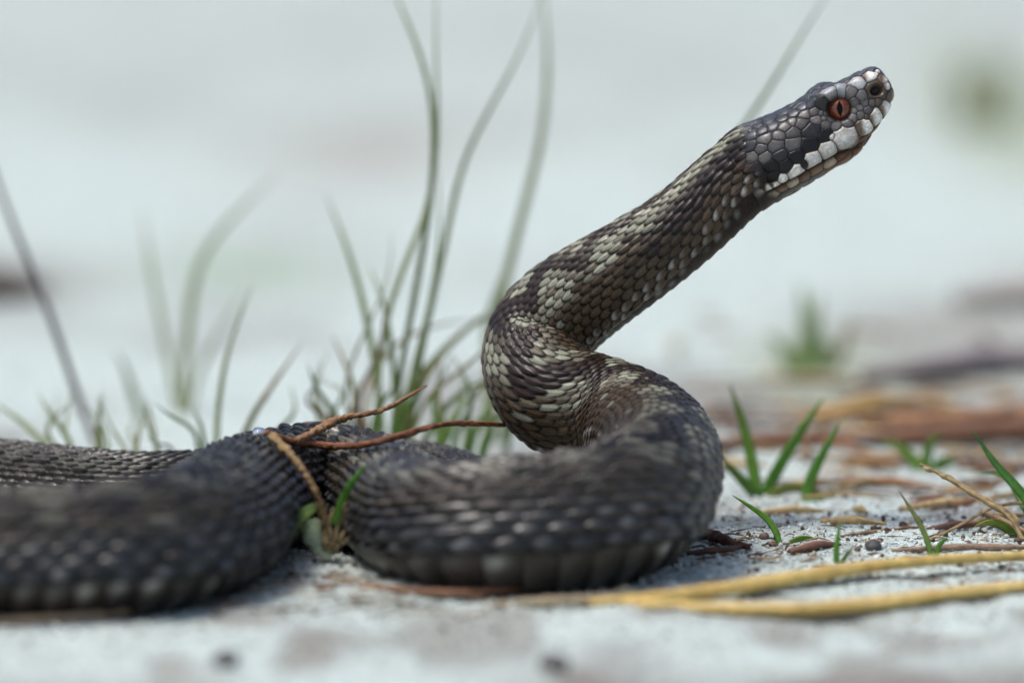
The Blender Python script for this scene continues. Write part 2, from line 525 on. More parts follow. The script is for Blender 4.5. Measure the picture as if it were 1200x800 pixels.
# fill the crown, throat and the rest with small scales
cand_s = RNG.uniform(-12, 204, 9000)
cand_a = RNG.uniform(-np.pi, np.pi, 9000)
acc = [tuple(b) for b in base_pts]
acc_sz = [h[3] for h in hsc]
A3 = np.array(acc); Asz = np.array(acc_sz)
for s_, a_ in zip(cand_s, cand_a):
    a1, a0, h_, n_ = (float(prof(T, np.array([s_]))[0]) for T in (T1, T0, HW, NE))
    cf = math.sqrt(max(1e-4, 1 - (min(max(s_ - 196, 0), 10) / 10) ** 2))
    cc, sn = math.cos(a_), math.sin(a_)
    t_ = (a1 + a0) / 2 + (a1 - a0) / 2 * cf * math.copysign(abs(cc) ** (2 / n_), cc)
    w_ = h_ * cf * math.copysign(abs(sn) ** (2 / n_), sn)
    if w_ < 0: continue
    sz = 5.0 if cc > 0 else 8.0
    dd = np.sqrt(((A3[:, 0] - s_) * 0.8) ** 2 + (A3[:, 1] - t_) ** 2 + (A3[:, 2] - w_) ** 2)
    if np.any(dd < 0.98 * (Asz * 0.9 + sz * 0.9)): continue
    if w_ < sz * 0.8: w_ = 0.0
    key = SG if cc > 0.0 else ('throat' if s_ < 120 else LB)
    hsc.append((s_, t_, w_, sz, key))
    A3 = np.vstack([A3, [s_, t_, w_]]); Asz = np.append(Asz, sz)
allc = []
for h in hsc:
    allc.append(h)
    if h[2] > 0.1: allc.append((h[0], h[1], -h[2], h[3], h[4]))
HC = np.array([h[:3] for h in allc]); HZ = np.array([h[3] for h in allc]); HK = [h[4] for h in allc]
PAL = {
    'white': (0.82, 0.80, 0.73), 'whitebrown': (0.42, 0.34, 0.26), 'brown': (0.12, 0.085, 0.06), 'grey': (0.115, 0.105, 0.10),
    'darkgrey': (0.034, 0.031, 0.034), 'dark': (0.006, 0.005, 0.0055), 'lowbrown': (0.13, 0.055, 0.025), 'slate': (0.050, 0.054, 0.066),
    'brow': (0.50, 0.50, 0.50), 'lowpale': (0.42, 0.34, 0.25), 'lowmix': (0.17, 0.10, 0.06), 'throat': (0.17, 0.13, 0.095)}  # brow: pale shield with its white highlight painted into the colour
HCOL = np.array([np.array(PAL[k]) * (0.65 + 0.7 * random.random()) for k in HK])

# mouth line
mouth = np.array([Z1(*q) for q in [(1056, 285), (1026, 318), (988, 362), (944, 402), (885, 448), (800, 480), (755, 505), (690, 540), (620, 580), (560, 615), (510, 640), (460, 668), (410, 706), (360, 740)]])


def seg_dist(s, t, poly):
    best = np.full(s.shape, 1e9); side = np.zeros(s.shape)
    for a, b in zip(poly[:-1], poly[1:]):
        d = b - a; L2 = d @ d
        x, y = s - a[0], t - a[1]
        k_ = np.clip((x * d[0] + y * d[1]) / L2, 0, 1)
        dx, dy = x - k_ * d[0], y - k_ * d[1]
        q = np.hypot(dx, dy)
        m = q < best
        best = np.where(m, q, best)
        side = np.where(m, -np.sign(d[0] * y - d[1] * x), side)
    return best, side


EYE = px2st(982, 128.5)
NOS = px2st(1025.3, 107.3)


def grid_normals(Pg, closed=True):
    du = np.gradient(Pg, axis=0)
    dv = np.roll(Pg, -1, 1) - np.roll(Pg, 1, 1)
    n_ = np.cross(dv, du)
    l_ = np.linalg.norm(n_, axis=2)[..., None]
    return n_ / np.maximum(l_, 1e-12)


def head_fields(ss, tt, ww):
    """base relief (px, outward) and scale relief + colour on head vertices"""
    shp = ss.shape
    lat = sstep(0.25, 0.6, np.abs(ww) / np.maximum(prof(HW, ss.ravel()).reshape(shp), 1))
    de = np.hypot(ss - EYE[0], (tt - EYE[1]))
    big = -9.0 * np.exp(-(de / 13.5) ** 4) * lat
    # brow shield over the eye
    br = np.exp(-((ss - 137) / 19) ** 4 - ((tt - 25.5 + (ss - 137) * 0.07) / 6.5) ** 2)
    big += 9.0 * br * sstep(0.15, 0.5, np.abs(ww) / np.maximum(prof(HW, ss.ravel()).reshape(shp), 1))
    # hollow between eye and nostril, ridge above it
    big += -2.2 * np.exp(-((ss - 166) / 12) ** 2 - ((tt - 0) / 10) ** 2) * lat
    big += 2.0 * np.exp(-((ss - 172) / 16) ** 2 - ((tt - 24) / 6) ** 2) * lat
    big += 3.0 * np.exp(-((ss - NOS[0]) / 13) ** 2 - ((tt - NOS[1]) / 13) ** 2) * lat
    dn = np.hypot((ss - NOS[0]) / 1.15, tt - NOS[1])
    big += -11.0 * np.exp(-(dn / 6.0) ** 4) * lat
    # lip bulge above the mouth line, groove at it
    dm, side = seg_dist(ss, tt, mouth)
    big += 3.0 * np.exp(-((dm - 8) / 8) ** 2) * (side > 0) * lat
    groove = np.exp(-(dm / 2.0) ** 2) * lat
    big += -2.6 * groove
    # scales
    Q = np.stack([ss.ravel(), tt.ravel(), ww.ravel()], -1)
    h = np.empty(len(Q)); idx = np.empty(len(Q), int); q1 = np.empty(len(Q)); rad = np.empty(len(Q))
    for a in range(0, len(Q), 4000):
        d = Q[a:a + 4000, None, :] - HC[None]
        d[..., 0] *= 0.82
        dist = np.linalg.norm(d, axis=2) / HZ[None] ** 0.9 * 1.0
        o = np.argpartition(dist, 2, axis=1)[:, :2]
        dd = np.take_along_axis(dist, o, 1)
        sw = dd[:, 0] > dd[:, 1]
        n0 = np.where(sw, o[:, 1], o[:, 0]); d0 = dd.min(1); d1 = dd.max(1)
        idx[a:a + 4000] = n0; q1[a:a + 4000] = d0; h[a:a + 4000] = d1 - d0
    edge = np.clip(h / 0.55, 0, 1)
    rel = 1 - (1 - edge) ** 3
    amp = (1.1 + 0.09 * HZ[idx]) * np.where(np.isin(np.array(HK)[idx], ['white', 'whitebrown']), 1.5, 1.0)
    sc = rel * amp + 0.5 * np.clip(1 - q1 ** 2, -1, 1)
    sc *= 1 - np.exp(-(de.ravel() / 15) ** 6) * lat.ravel()
    col = HCOL[idx].copy()
    # white lip shields: brown rim towards the upper front
    keys = np.array(HK)[idx]
    ds = Q[:, 0] - HC[idx, 0]; dt = Q[:, 1] - HC[idx, 1]
    f = sstep(-0.55, 0.05, (0.75 * ds - 0.45 * dt) / HZ[idx])[:, None]
    wb = (keys == 'whitebrown')[:, None]
    col = np.where(wb, np.array(PAL['brown']) * 1.1 * (1 - f) + np.array(PAL['white']) * f, col)
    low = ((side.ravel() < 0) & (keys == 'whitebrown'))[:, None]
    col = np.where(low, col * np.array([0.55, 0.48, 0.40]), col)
    wtm = (keys == 'white') | (keys == 'whitebrown') | (keys == 'lowpale')
    rim = np.where(wtm, np.clip((edge - 0.05) * 4.5, 0, 1) * (1 - 0.8 * sstep(1.12, 1.45, q1)), np.clip((edge - 0.03) * 2.6, 0, 1))[:, None]
    skin = np.array([0.022, 0.017, 0.016])
    wt = ((keys == 'white') | (keys == 'whitebrown'))[:, None]
    skc = np.where(wt, np.array([0.10, 0.05, 0.03]), skin)
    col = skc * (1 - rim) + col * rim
    col = col * (0.72 + 0.5 * np.clip(1.1 - q1, 0, 1))[:, None]
    stain = sstep(0.45, 0.75, vnoise(Q[:, 0] / 3.1, Q[:, 1] / 2.7, 23))[:, None] * wtm[:, None] * 0.3
    col = col * (1 - stain) + np.array([0.30, 0.20, 0.13]) * stain
    g = np.clip(groove.ravel() * 1.1, 0, 1)[:, None]
    col = col * (1 - g) + np.array([0.02, 0.009, 0.007]) * g
    nz = np.clip(np.exp(-(dn.ravel() / 5.5) ** 4) * lat.ravel(), 0, 1)[:, None]
    col = col * (1 - nz) + np.array([0.006, 0.005, 0.005]) * nz
    ey = (np.exp(-(de.ravel() / 15.0) ** 8) * lat.ravel())[:, None]
    col = col * (1 - ey) + np.array([0.02, 0.014, 0.012]) * ey
    return big, sc.reshape(shp), col.reshape(shp + (3,))


big, hsc_h, hcol = head_fields(ss, tt, ww)
Hpos = HB + HS * (ss[..., None] * AX + tt[..., None] * TD + ww[..., None] * WD)
Hn = grid_normals(Hpos)
outw = (Hpos - (HB + HS * (ss[..., None] * AX + mid[:, None, None] * TD)))
if (Hn * outw).sum() < 0: Hn = -Hn
Hn[0] = AX

# ---- body surface
Bpos = C[:, None, :] + R[:, None, None] * (ct[None, :, None] * Dv[:, None, :] + st_[None, :, None] * Sv[:, None, :])
Bn = (ct[None, :, None] * Dv[:, None, :] + st_[None, :, None] * Sv[:, None, :])

TV = math.radians(116)


def body_fields(RHO, PIT, R, arcpos):
    """imbricate keeled scales: height (m) and colour for every (ring, angle)"""
    nr = len(RHO)
    th = np.repeat(theta[None], nr, 0)
    x = np.abs(th) / TV
    kap = np.sign(th) * 12.5 * x * (1.24 - 0.24 * x)
    rho = np.repeat(RHO[:, None], NA, 1)
    best = np.full(th.shape, -1.0); bi = np.zeros(th.shape); bk = np.zeros(th.shape); ba = np.zeros(th.shape); bb = np.zeros(th.shape)
    k0 = np.clip(np.round(kap), -12, 12)
    for dk in (-1, 0, 1):
        kk = np.clip(k0 + dk, -12, 12)
        off = 0.5 * (np.abs(kk) % 2)
        lb = np.where(np.abs(kk) >= 11, 0.74, 0.66)
        i0_ = np.round(rho - off)
        for di in (-1, 0, 1):
            ii = i0_ + di
            jit = (hsh(ii, kk) - 0.5) * 0.18
            a = (rho - (ii + off + jit)) / 0.84
            b = (kap - kk - (hsh(kk, ii) - 0.5) * 0.16) / (lb * (0.94 + 0.12 * hsh(ii * 1.1, kk * 3.7)))
            m = np.abs(a) ** 2.0 + np.abs(b) ** 1.9
            ins = np.clip(1 - m, 0, 1)
            h = (0.50 + 0.50 * a) * ins ** 0.42 * (0.72 + 0.56 * hsh(ii * 1.7, kk * 2.3)) + np.where(m < 1, 0.12 * np.exp(-(b / 0.12) ** 2) * sstep(-0.6, 0.1, a) * ins ** 0.3, 0)
            h = np.where(m < 1, h, -1)
            t = h > best
            best = np.where(t, h, best); bi = np.where(t, ii + off, bi); bk = np.where(t, kk, bk); ba = np.where(t, a, ba); bb = np.where(t, b, bb)
    # belly plates
    f = rho - np.floor(rho)
    vent = 1.25 * (0.15 + 0.85 * np.sin(np.clip(f, 0, 1) ** 1.6 * np.pi * 0.62)) * np.clip((1 - f) * 9, 0, 1) ** 0.6
    isv = sstep(12.35, 12.6, np.abs(kap))
    useV = (isv > 0.5) & (best < vent * 0.9)
    hgt = np.where(useV, vent, np.maximum(best, 0.0))
    # ---- colour per scale
    lpos = np.interp(bi, RHO, arcpos)          # metres along the body of the scale's centre
    rloc = np.interp(bi, RHO, R)
    cc = bk / 12.0
    ac = np.abs(cc)
    period = 1.2 * rloc
    ph = np.interp(bi, RHO, np.concatenate([[0], np.cumsum(np.diff(arcpos) / (1.2 * R[:-1]))]))
    tri = 2 * np.abs(2 * (ph - np.floor(ph + 0.5))) - 1
    zz = 0.19 * tri
    rnd = hsh(bi * 3.1, bk * 1.3)
    rnd2 = hsh(bk * 5.3, bi * 2.1)
    bend = sstep(0.035, 0.048, lpos) * (1 - sstep(0.085, 0.105, lpos))
    wz = 0.17 + 0.04 * bend + 0.05 * (rnd - 0.5)
    m_z = 1 - sstep(wz - 0.035, wz + 0.035, np.abs(cc - zz))          # dark zigzag down the back
    tri_s = np.where(cc >= 0, tri, -tri)
    # pale saddles fill the inner corners of the zigzag; brown flank between and below them
    m_p = sstep(-0.25, 0.15, -tri_s + 0.35 * (rnd - 0.5)) * (1 - sstep(0.40, 0.50, ac + 0.06 * (rnd2 - 0.5)))
    m_p = np.maximum(m_p, 0.55 * (1 - sstep(0.26, 0.34, np.abs(cc - zz))))
    m_p = np.where((rnd2 > 0.93) & (ac > 0.45), 0.7, m_p)
    m_p = m_p * (1 - 0.75 * (rnd2 < 0.06 + 0.30 * bend + 0.12 * sstep(0.09, 0.12, lpos)))
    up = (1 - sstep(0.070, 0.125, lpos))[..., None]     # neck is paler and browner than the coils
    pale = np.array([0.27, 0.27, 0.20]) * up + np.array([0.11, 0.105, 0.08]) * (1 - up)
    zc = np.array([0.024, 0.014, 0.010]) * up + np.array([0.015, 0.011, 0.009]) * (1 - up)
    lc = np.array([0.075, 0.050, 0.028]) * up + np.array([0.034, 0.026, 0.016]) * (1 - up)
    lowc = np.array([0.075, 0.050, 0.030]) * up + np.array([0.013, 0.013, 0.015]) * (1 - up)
    m_p, m_z = m_p[..., None], m_z[..., None]
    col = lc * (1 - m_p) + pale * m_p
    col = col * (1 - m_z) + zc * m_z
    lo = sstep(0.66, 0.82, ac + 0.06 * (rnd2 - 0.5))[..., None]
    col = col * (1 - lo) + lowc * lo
    # dark flank stripe behind the head
    np_ = ((ac > 0.16) & (ac < 0.40) & (lpos > -0.006) & (lpos < 0.017 + 0.006 * rnd))[..., None]
    col = np.where(np_, pale * 0.9, col)
    st = (np.exp(-((ac - 0.56) / 0.20) ** 4) * (1 - sstep(0.012, 0.030, lpos + 0.006 * (rnd - 0.5))))[..., None]
    col = col * (1 - st) + np.array([0.018, 0.013, 0.012]) * st
    # tail part darker
    tl = sstep(0.46, 0.52, lpos)[..., None]
    col = col * (1 - 0.35 * tl)
    vs_ = (0.24 + 0.34 * sstep(0.09, 0.13, lpos))[..., None]
    col = col * (1 - vs_ + 2 * vs_ * rnd[..., None])
    # within the scale: pale tip on the lowest rows, with highlights painted in on the coils; dark bare skin at the joints
    tip = (sstep(0.10, 0.75, ba - 0.25 * bb) * np.where(up[..., 0] > 0.5, 1.6 * sstep(0.84, 0.92, ac), sstep(0.62, 0.9, ac)) * rnd2 ** 1.3)[..., None]
    tip = np.clip(tip, 0, 1)
    tipc = np.array([0.42, 0.40, 0.36]) * up + np.array([0.15, 0.155, 0.16]) * (1 - up)
    col = col * (1 - tip * 0.85) + tipc * tip * 0.85
    ins = np.clip(1 - np.abs(ba) ** 2 - np.abs(bb) ** 1.9, 0, 1)
    jn = sstep(0.16, 0.72, ins)[..., None]
    col = np.array([0.006, 0.0045, 0.004]) * (1 - jn) + col * jn
    vrow = np.floor(rho)
    vcol = np.where(up > 0.5, np.array([0.034, 0.026, 0.021]), np.array([0.004, 0.004, 0.005])) * (0.7 + 0.6 * hsh(vrow, vrow * 0 + 3))[..., None]
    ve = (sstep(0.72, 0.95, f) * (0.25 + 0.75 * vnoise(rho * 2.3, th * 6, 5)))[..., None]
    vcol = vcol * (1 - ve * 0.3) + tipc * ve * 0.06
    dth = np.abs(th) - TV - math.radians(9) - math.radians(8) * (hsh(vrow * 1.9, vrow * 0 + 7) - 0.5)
    glint = (np.exp(-(dth / math.radians(6.5)) ** 2 - ((f - 0.62) / 0.26) ** 2) * hsh(vrow * 2.7, np.sign(th)) ** 2.2)[..., None]  # highlights on the belly plates, painted as pale marks near their upper ends
    vcol = vcol * (1 - glint) + tipc * 0.9 * glint
    vcol = vcol * np.clip((1 - f) * 12, 0.15, 1)[..., None]
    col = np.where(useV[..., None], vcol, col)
    amp = 0.26 * PIT[:, None] * (1 + 0.6 * sstep(0.09, 0.13, np.asarray(arcpos)))[:, None] * np.where(useV, 0.22 + 0.45 * sstep(0.07, 0.11, np.asarray(arcpos))[:, None], 1.0) * (1 + 0.45 * sstep(0.78, 0.95, ac) * (~useV))
    return hgt * amp, col


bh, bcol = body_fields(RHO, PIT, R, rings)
# blend of head and body relief over the nape
rho_h = -hs * HS / float(np.interp(0.0, arc, pitch))
hb2, hc2 = body_fields(np.concatenate([rho_h, RHO[:60]]), np.full(len(hs) + 60, PIT[0]), np.full(len(hs) + 60, R[0]), np.concatenate([-hs * HS, rings[:60]]))
hb2, hc2 = hb2[:len(hs)], hc2[:len(hs)]
nap = 14 + 20 * sstep(0.1, 0.9, ct)[None] + 14 * sstep(0.5, 0.95, -ct)[None]
wgt = sstep(-12, 12, ss - nap)
wgt = np.where(ss < 14, wgt * sstep(0, 14, ss), wgt)
wgt_low = wgt
Hrel = big * sstep(0, 30, ss) + 0
Hdisp = Hrel * HS + (hsc_h * HS * wgt + hb2 * (1 - wgt))
Hfin = Hpos + Hn * Hdisp[..., None]
hcolf = hcol * wgt[..., None] + hc2 * (1 - wgt[..., None])
Bfin = Bpos + Bn * bh[..., None]
Vs = np.concatenate([Hfin, Bfin], 0)
Cs = np.concatenate([hcolf, bcol], 0)
Vs[..., 2] = np.where(Vs[..., 2] < 0.0, Vs[..., 2] * 0.15, Vs[..., 2])
nr = len(Vs)
Vf = Vs.reshape(-1, 3)
quads = grid_quads(nr, NA, closed=True)
# caps
nose = Hfin[0].mean(0); tail = Bfin[-1].mean(0) + Tn[-1] * 0.001
Vf = np.vstack([Vf, nose, tail])
j = np.arange(NA); j2 = (j + 1) % NA
tris = np.concatenate([np.stack([np.full(NA, nr * NA), j2, j], -1), np.stack([np.full(NA, nr * NA + 1), (nr - 1) * NA + j, (nr - 1) * NA + j2], -1)])
cl_ = sstep(0.08, 0.12, rings)[:, None]
gl_b = (0.24 + 0.30 * cl_) * (1 - (0.8 - 0.35 * cl_) * sstep(1.7, 2.2, np.abs(theta))[None])
wg_ = sstep(0, 45, ss)
gl_h = (0.40 - 0.22 * sstep(1.9, 2.5, np.abs(theta))[None]) * wg_ + gl_b[:1] * (1 - wg_)
Gs = np.concatenate([gl_h, gl_b], 0)[..., None]
Cs = np.concatenate([Cs, Gs], 2)
Cf = np.vstack([Cs.reshape(-1, 4), Cs[0].mean(0), Cs[-1].mean(0)])
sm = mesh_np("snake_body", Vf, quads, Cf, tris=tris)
base_s = np.array([P(600, 600, -57)[0], P(600, 600, -57)[1], 0.0])
snake = root("snake", base_s, "dark brown snake with pale zigzag pattern rearing its head above its coils", "snake")
body = place(sm, "body", M_SKIN, snake)


# ---- eyes
def make_eye(sign):
    w0 = float(side_w(np.array([EYE[0]]), np.array([EYE[1]]))[0])
    r = 15.2
    c = HB + HS * (EYE[0] * AX + EYE[1] * TD + sign * (w0 - 12.2) * WD)
    nu, nv = 48, 64
    lat = np.linspace(0, np.pi * 0.62, nu)
    lon = np.linspace(0, 2 * np.pi, nv, endpoint=False)
    la, lo = np.meshgrid(lat, lon, indexing='ij')
    loc = np.stack([np.sin(la) * np.cos(lo), np.sin(la) * np.sin(lo), np.cos(la)], -1)
    Wd = WD * sign
    pos = c + HS * r * (loc[..., 0:1] * RIGHT + loc[..., 1:2] * UP + loc[..., 2:3] * Wd)
    q = np.hypot(loc[..., 0] / 0.30, loc[..., 1])
    ring = np.exp(-((np.hypot(loc[..., 0] * 1.6, loc[..., 1]) - 0.55) / 0.16) ** 2)
    n_ = hsh(np.round(lo * 9), np.round(la * 12))
    col = np.array([0.125, 0.026, 0.009]) * (0.7 + 0.6 * n_[..., None]) + ring[..., None] * np.array([0.10, 0.028, 0.007])
    dk = sstep(0.75, 0.98, np.sin(la))[..., None]
    col = col * (1 - dk) + np.array([0.03, 0.012, 0.008]) * dk
    me = mesh_np("eye", pos.reshape(-1, 3), grid_quads(nu, nv, True), col.reshape(-1, 3))
    eo = place(me, "eye", M_EYE, snake)
    # slit pupil, a lens-shaped patch a hair above the iris
    m = 20
    ty = np.linspace(-1, 1, m)
    vs = []
    for y in ty:
        hwid = 0.21 * (1 - abs(y) ** 1.7)
        for xk in np.linspace(-1, 1, 7):
            x_, y_ = hwid * xk + 0.035 - 0.05 * y, y * 0.62
            z_ = math.sqrt(max(0.0, 1 - x_ * x_ - y_ * y_))
            vs.append(c + HS * r * 1.012 * (x_ * RIGHT + y_ * UP + z_ * Wd))
    pm = mesh_np("pupil", vs, grid_quads(m, 7), np.full((m * 7, 3), 0.003))
    place(pm, "pupil", M_PUPIL, eo)


make_eye(1)
make_eye(-1)


# ------------------------------------------------------------------ plants and litter
def ribbon(pts, widths, col, thick=0.25, normal=None, crease=0.25, n=26, tipcol=None, jit=0.12):
    """curved leaf blade with thickness: pts in metres, widths in mm -> verts, quads, colours"""
    pts = np.asarray(pts, float)
    Sp = spline(pts, n=n) if len(pts) > 2 else pts[0] + np.linspace(0, 1, n)[:, None] * (pts[1] - pts[0])
    tn = np.gradient(Sp, axis=0); tn /= np.linalg.norm(tn, axis=1)[:, None] + 1e-12
    nv = np.array([0, -1, 0.15]) if normal is None else np.asarray(normal, float)
    sd_ = np.cross(tn, nv); sd_ /= np.linalg.norm(sd_, axis=1)[:, None] + 1e-12
    nn = np.cross(sd_, tn)
    w = np.interp(np.linspace(0, 1, n), np.linspace(0, 1, len(widths)), widths) * MM / 2
    th = np.minimum(thick * MM / 2, w * 0.7)
    prof_ = [(-1, 0.0, 0), (-0.5, 0.5, 1), (0, 0, 1), (0.5, 0.5, 1), (1, 0.0, 0), (0.5, 0.5, -1), (0, 0, -1), (-0.5, 0.5, -1)]
    V = []
    for a, lift, t in prof_:
        zc = crease * (abs(a)) * w
        V.append(Sp + sd_ * (a * w)[:, None] + nn * (zc + t * th)[:, None])
    V = np.stack(V, 1)
    c0 = np.array(col, float); c1 = np.array(tipcol if tipcol is not None else col, float)
    f = np.linspace(0, 1, n)[:, None, None]
    cc = c0 * (1 - f) + c1 * f
    cc = np.repeat(cc, 8, 1) * (1 + jit * (RNG.random((n, 8, 1)) - 0.5) * 2)
    cc[:, 2] *= 1.15
    q = grid_quads(n, 8, True)
    Vv = V.reshape(-1, 3)
    ends = [np.arange(8)[::-1], (n - 1) * 8 + np.arange(8)]
    t = []
    for E in ends:
        for i in range(1, 7): t.append((E[0], E[i], E[i + 1]))
    return Vv, q, cc.reshape(-1, 3), np.array(t)


def tube(pts, radii, col, n=40, sides=10, rough=0.12, seed=0, col2=None, flat=1.0):
    pts = np.asarray(pts, float)
    Sp = spline(pts, n=n) if len(pts) > 2 else pts[0] + np.linspace(0, 1, n)[:, None] * (pts[1] - pts[0])
    tn = np.gradient(Sp, axis=0); tn /= np.linalg.norm(tn, axis=1)[:, None] + 1e-12
    ref = np.array([0.1, 0.2, 1.0])
    s1 = np.cross(tn, ref); s1 /= np.linalg.norm(s1, axis=1)[:, None]
    s2 = np.cross(s1, tn)
    r = np.interp(np.linspace(0, 1, n), np.linspace(0, 1, len(radii)), radii) * MM
    a = np.linspace(0, 2 * np.pi, sides, endpoint=False)
    ii, jj = np.meshgrid(np.arange(n), np.arange(sides), indexing='ij')
    stripe = hsh(jj * 1.0 + seed, jj * 0.0 + 2)
    nz = vnoise(ii * 0.35 + seed, jj * 0.9, seed) - 0.5
    rr = r[:, None] * (1 + rough * 2 * nz + rough * (stripe - 0.5))
    V = Sp[:, None] + rr[..., None] * (np.cos(a)[None, :, None] * s1[:, None] + flat * np.sin(a)[None, :, None] * s2[:, None])
    c0 = np.array(col, float); c1 = np.array(col2 if col2 is not None else col, float)
    mix = vnoise(ii * 0.22 + seed * 3.3, jj * 0.5, seed + 9)[..., None]
    cc = (c0 * (1 - mix) + c1 * mix) * (0.8 + 0.4 * stripe[..., None])
    Vv = V.reshape(-1, 3)
    q = grid_quads(n, sides, True)
    Vv = np.vstack([Vv, Sp[0], Sp[-1]])
    m = n * sides
    t = []
    for k_ in range(sides):
        k2 = (k_ + 1) % sides
        t.append((m, k2, k_)); t.append((m + 1, (n - 1) * sides + k_, (n - 1) * sides + k2))
    cc = np.vstack([cc.reshape(-1, 3), c0 * 0.7, c0 * 0.7])
    return Vv, q, cc, np.array(t)


def mk(name, geo, mat, parent=None, loc=None):
    V, q, c, t = geo
    return place(mesh_np(name, V, q, c, tris=t), name, mat, parent, loc)


GREEN = (0.14, 0.21, 0.04)
BRIGHT = (0.12, 0.30, 0.035)
GREYG = (0.25, 0.30, 0.13)
STRAW = (0.46, 0.30, 0.075)
TAN = (0.30, 0.22, 0.12)
BROWN = (0.14, 0.065, 0.03)
DARKB = (0.05, 0.025, 0.016)


def gz(p):
    return float(ground_height(np.array([p[0]]), np.array([p[1]]))[0])


def px_small(x):
    return x < 700


def tuft(name, base_px, d, blades, label, cat="grass", group=None, mat=None):
    """blades: list of (pixel list from base to tip, depth at tip mm, width mm, colour, tip colour)"""
    # base on the ground at depth d below pixel column
    b = G_at(base_px, d)
    r_ = root(name, b, label, cat, group)
    for k_, (pl, dt, wd, c0, c1) in enumerate(blades):
        n_ = len(pl)
        pts = []
        x0, y0 = pl[0]
        st0 = G_at(x0, d)
        st0[2] = gz(st0) - 0.0008
        pts.append(st0)
        for i, (x, y) in enumerate(pl[1:]):
            pts.append(P(x, y, d + dt * (i + 1) / (n_ - 1)))
        nrm = np.array([RNG.uniform(-0.5, 0.5), -1, RNG.uniform(-0.1, 0.3)])
        wd = wd * (0.78 if px_small(base_px) else 1.0)
        geo = ribbon(np.array(pts), [wd * 0.75, wd, wd * 0.9, wd * 0.6, wd * 0.08], c0, tipcol=c1, normal=nrm, n=30)
        mk("blade", geo, M_LEAF, r_)
    return r_


def G_at(px, d):
    """ground point in the picture column px at d mm behind the focus plane"""
    z = FD + d * MM
    k_ = z / FD * PX
    h = (CAM[2] + FWD[2] * z) / (-UP[2])      # height along UP that lands on z = 0
    p = CAM + FWD * z + RIGHT * ((px - 600) * k_) + UP * h
    return p


# --- tall tuft behind the snake
tuft("grass_tuft", 455, 62, [
    ([(452, 0), (470, 430), (508, 180), (490, 60), (466, 0), (455, -30)], 25, 1.7, GREYG, GREEN),
    ([(440, 0), (455, 370), (495, 260), (512, 170), (511, 60), (512, -40)], 20, 1.5, GREYG, GREYG),
    ([(475, 0), (492, 420), (520, 290), (548, 180), (605, 70), (640, -20)], 35, 1.7, GREEN, GREYG),
    ([(468, 0), (478, 460), (505, 350), (515, 260), (514, 190)], 10, 1.1, GREEN, GREYG),
    ([(452, 0), (440, 430), (410, 300), (380, 226)], 30, 1.8, GREEN, GREEN),
    ([(470, 0), (460, 420), (448, 350), (432, 312)], 12, 1.5, GREEN, GREEN),
    ([(420, 0), (415, 460), (402, 420), (388, 390)], 10, 1.4, GREYG, TAN),
    ([(460, 0), (405, 470), (432, 380), (455, 320), (459, 270)], 8, 0.8, TAN, GREYG),
    ([(470, 0), (500, 470), (545, 430), (590, 385)], -5, 1.3, GREEN, TAN),
    ([(475, 0), (520, 480), (560, 450), (600, 440)], 10, 1.6, GREEN, GREEN),
    ([(462, 0), (500, 440), (570, 370), (640, 340)], 35, 1.8, TAN, GREEN),
    ([(440, 0), (430, 470), (470, 400), (560, 372)], 28, 1.4, TAN, TAN),
    ([(480, 0), (470, 480), (500, 430), (525, 400)], 15, 2.0, GREEN, GREEN),
    ([(490, 0), (530, 500), (545, 470), (565, 465)], 5, 1.6, BRIGHT, GREEN),
    ([(430, 0), (395, 490), (372, 455), (360, 425)], -8, 1.6, GREEN, GREEN),
    ([(430, 0), (400, 500), (360, 470), (385, 440)], -4, 1.2, TAN, BROWN),
    ([(455, 0), (470, 490), (490, 460), (498, 440)], -5, 1.5, BRIGHT, GREEN),
    ([(445, 0), (440, 490), (455, 462), (462, 452)], -5, 1.7, BRIGHT, GREEN),
    ([(448, 0), (420, 470), (440, 420), (452, 350)], 4, 1.3, BROWN, TAN),
] + [([(505 + i * 7 + RNG.uniform(-4, 4), 0), (512 + i * 8 + RNG.uniform(-6, 6), 505), (516 + i * 9 + RNG.uniform(-14, 14), 470), (525 + i * 10 + RNG.uniform(-30, 30), 425 + RNG.uniform(-25, 25))], RNG.uniform(0, 25), 1.5, BRIGHT, (GREEN, TAN, GREYG)[i % 3]) for i in range(9)
] + [([(380 + i * 10, 0), (372 + i * 10 + RNG.uniform(-8, 8), 495), (370 + i * 11 + RNG.uniform(-14, 14), 460), (365 + i * 12 + RNG.uniform(-25, 25), 430 + RNG.uniform(-20, 20))], RNG.uniform(0, 15), 1.2, TAN if i % 2 else GREEN, GREYG) for i in range(5)
], "tall green grass tuft standing behind the coils and below the raised neck", "grass")
tuft("grass_tuft", 575, 112, [
    ([(570, 0), (575, 420), (610, 260), (636, 150), (641, 50), (634, -30)], 10, 2.2, GREYG, GREYG),
    ([(580, 0), (572, 430), (570, 380), (600, 300), (612, 255)], 10, 1.6, GREYG, GREYG),
    ([(585, 0), (600, 470), (622, 420), (640, 380)], 5, 2.0, GREEN, GREYG),
], "pale blurred grass tuft far behind the bend of the neck", "grass")
tuft("grass_tuft", 590, 85, [
    ([(590, 0), (640, 380), (760, 270), (870, 150), (940, 40), (985, -30)], 5, 1.9, GREYG, GREYG),
], "single long grass blade slanting up behind the snake's head", "grass")
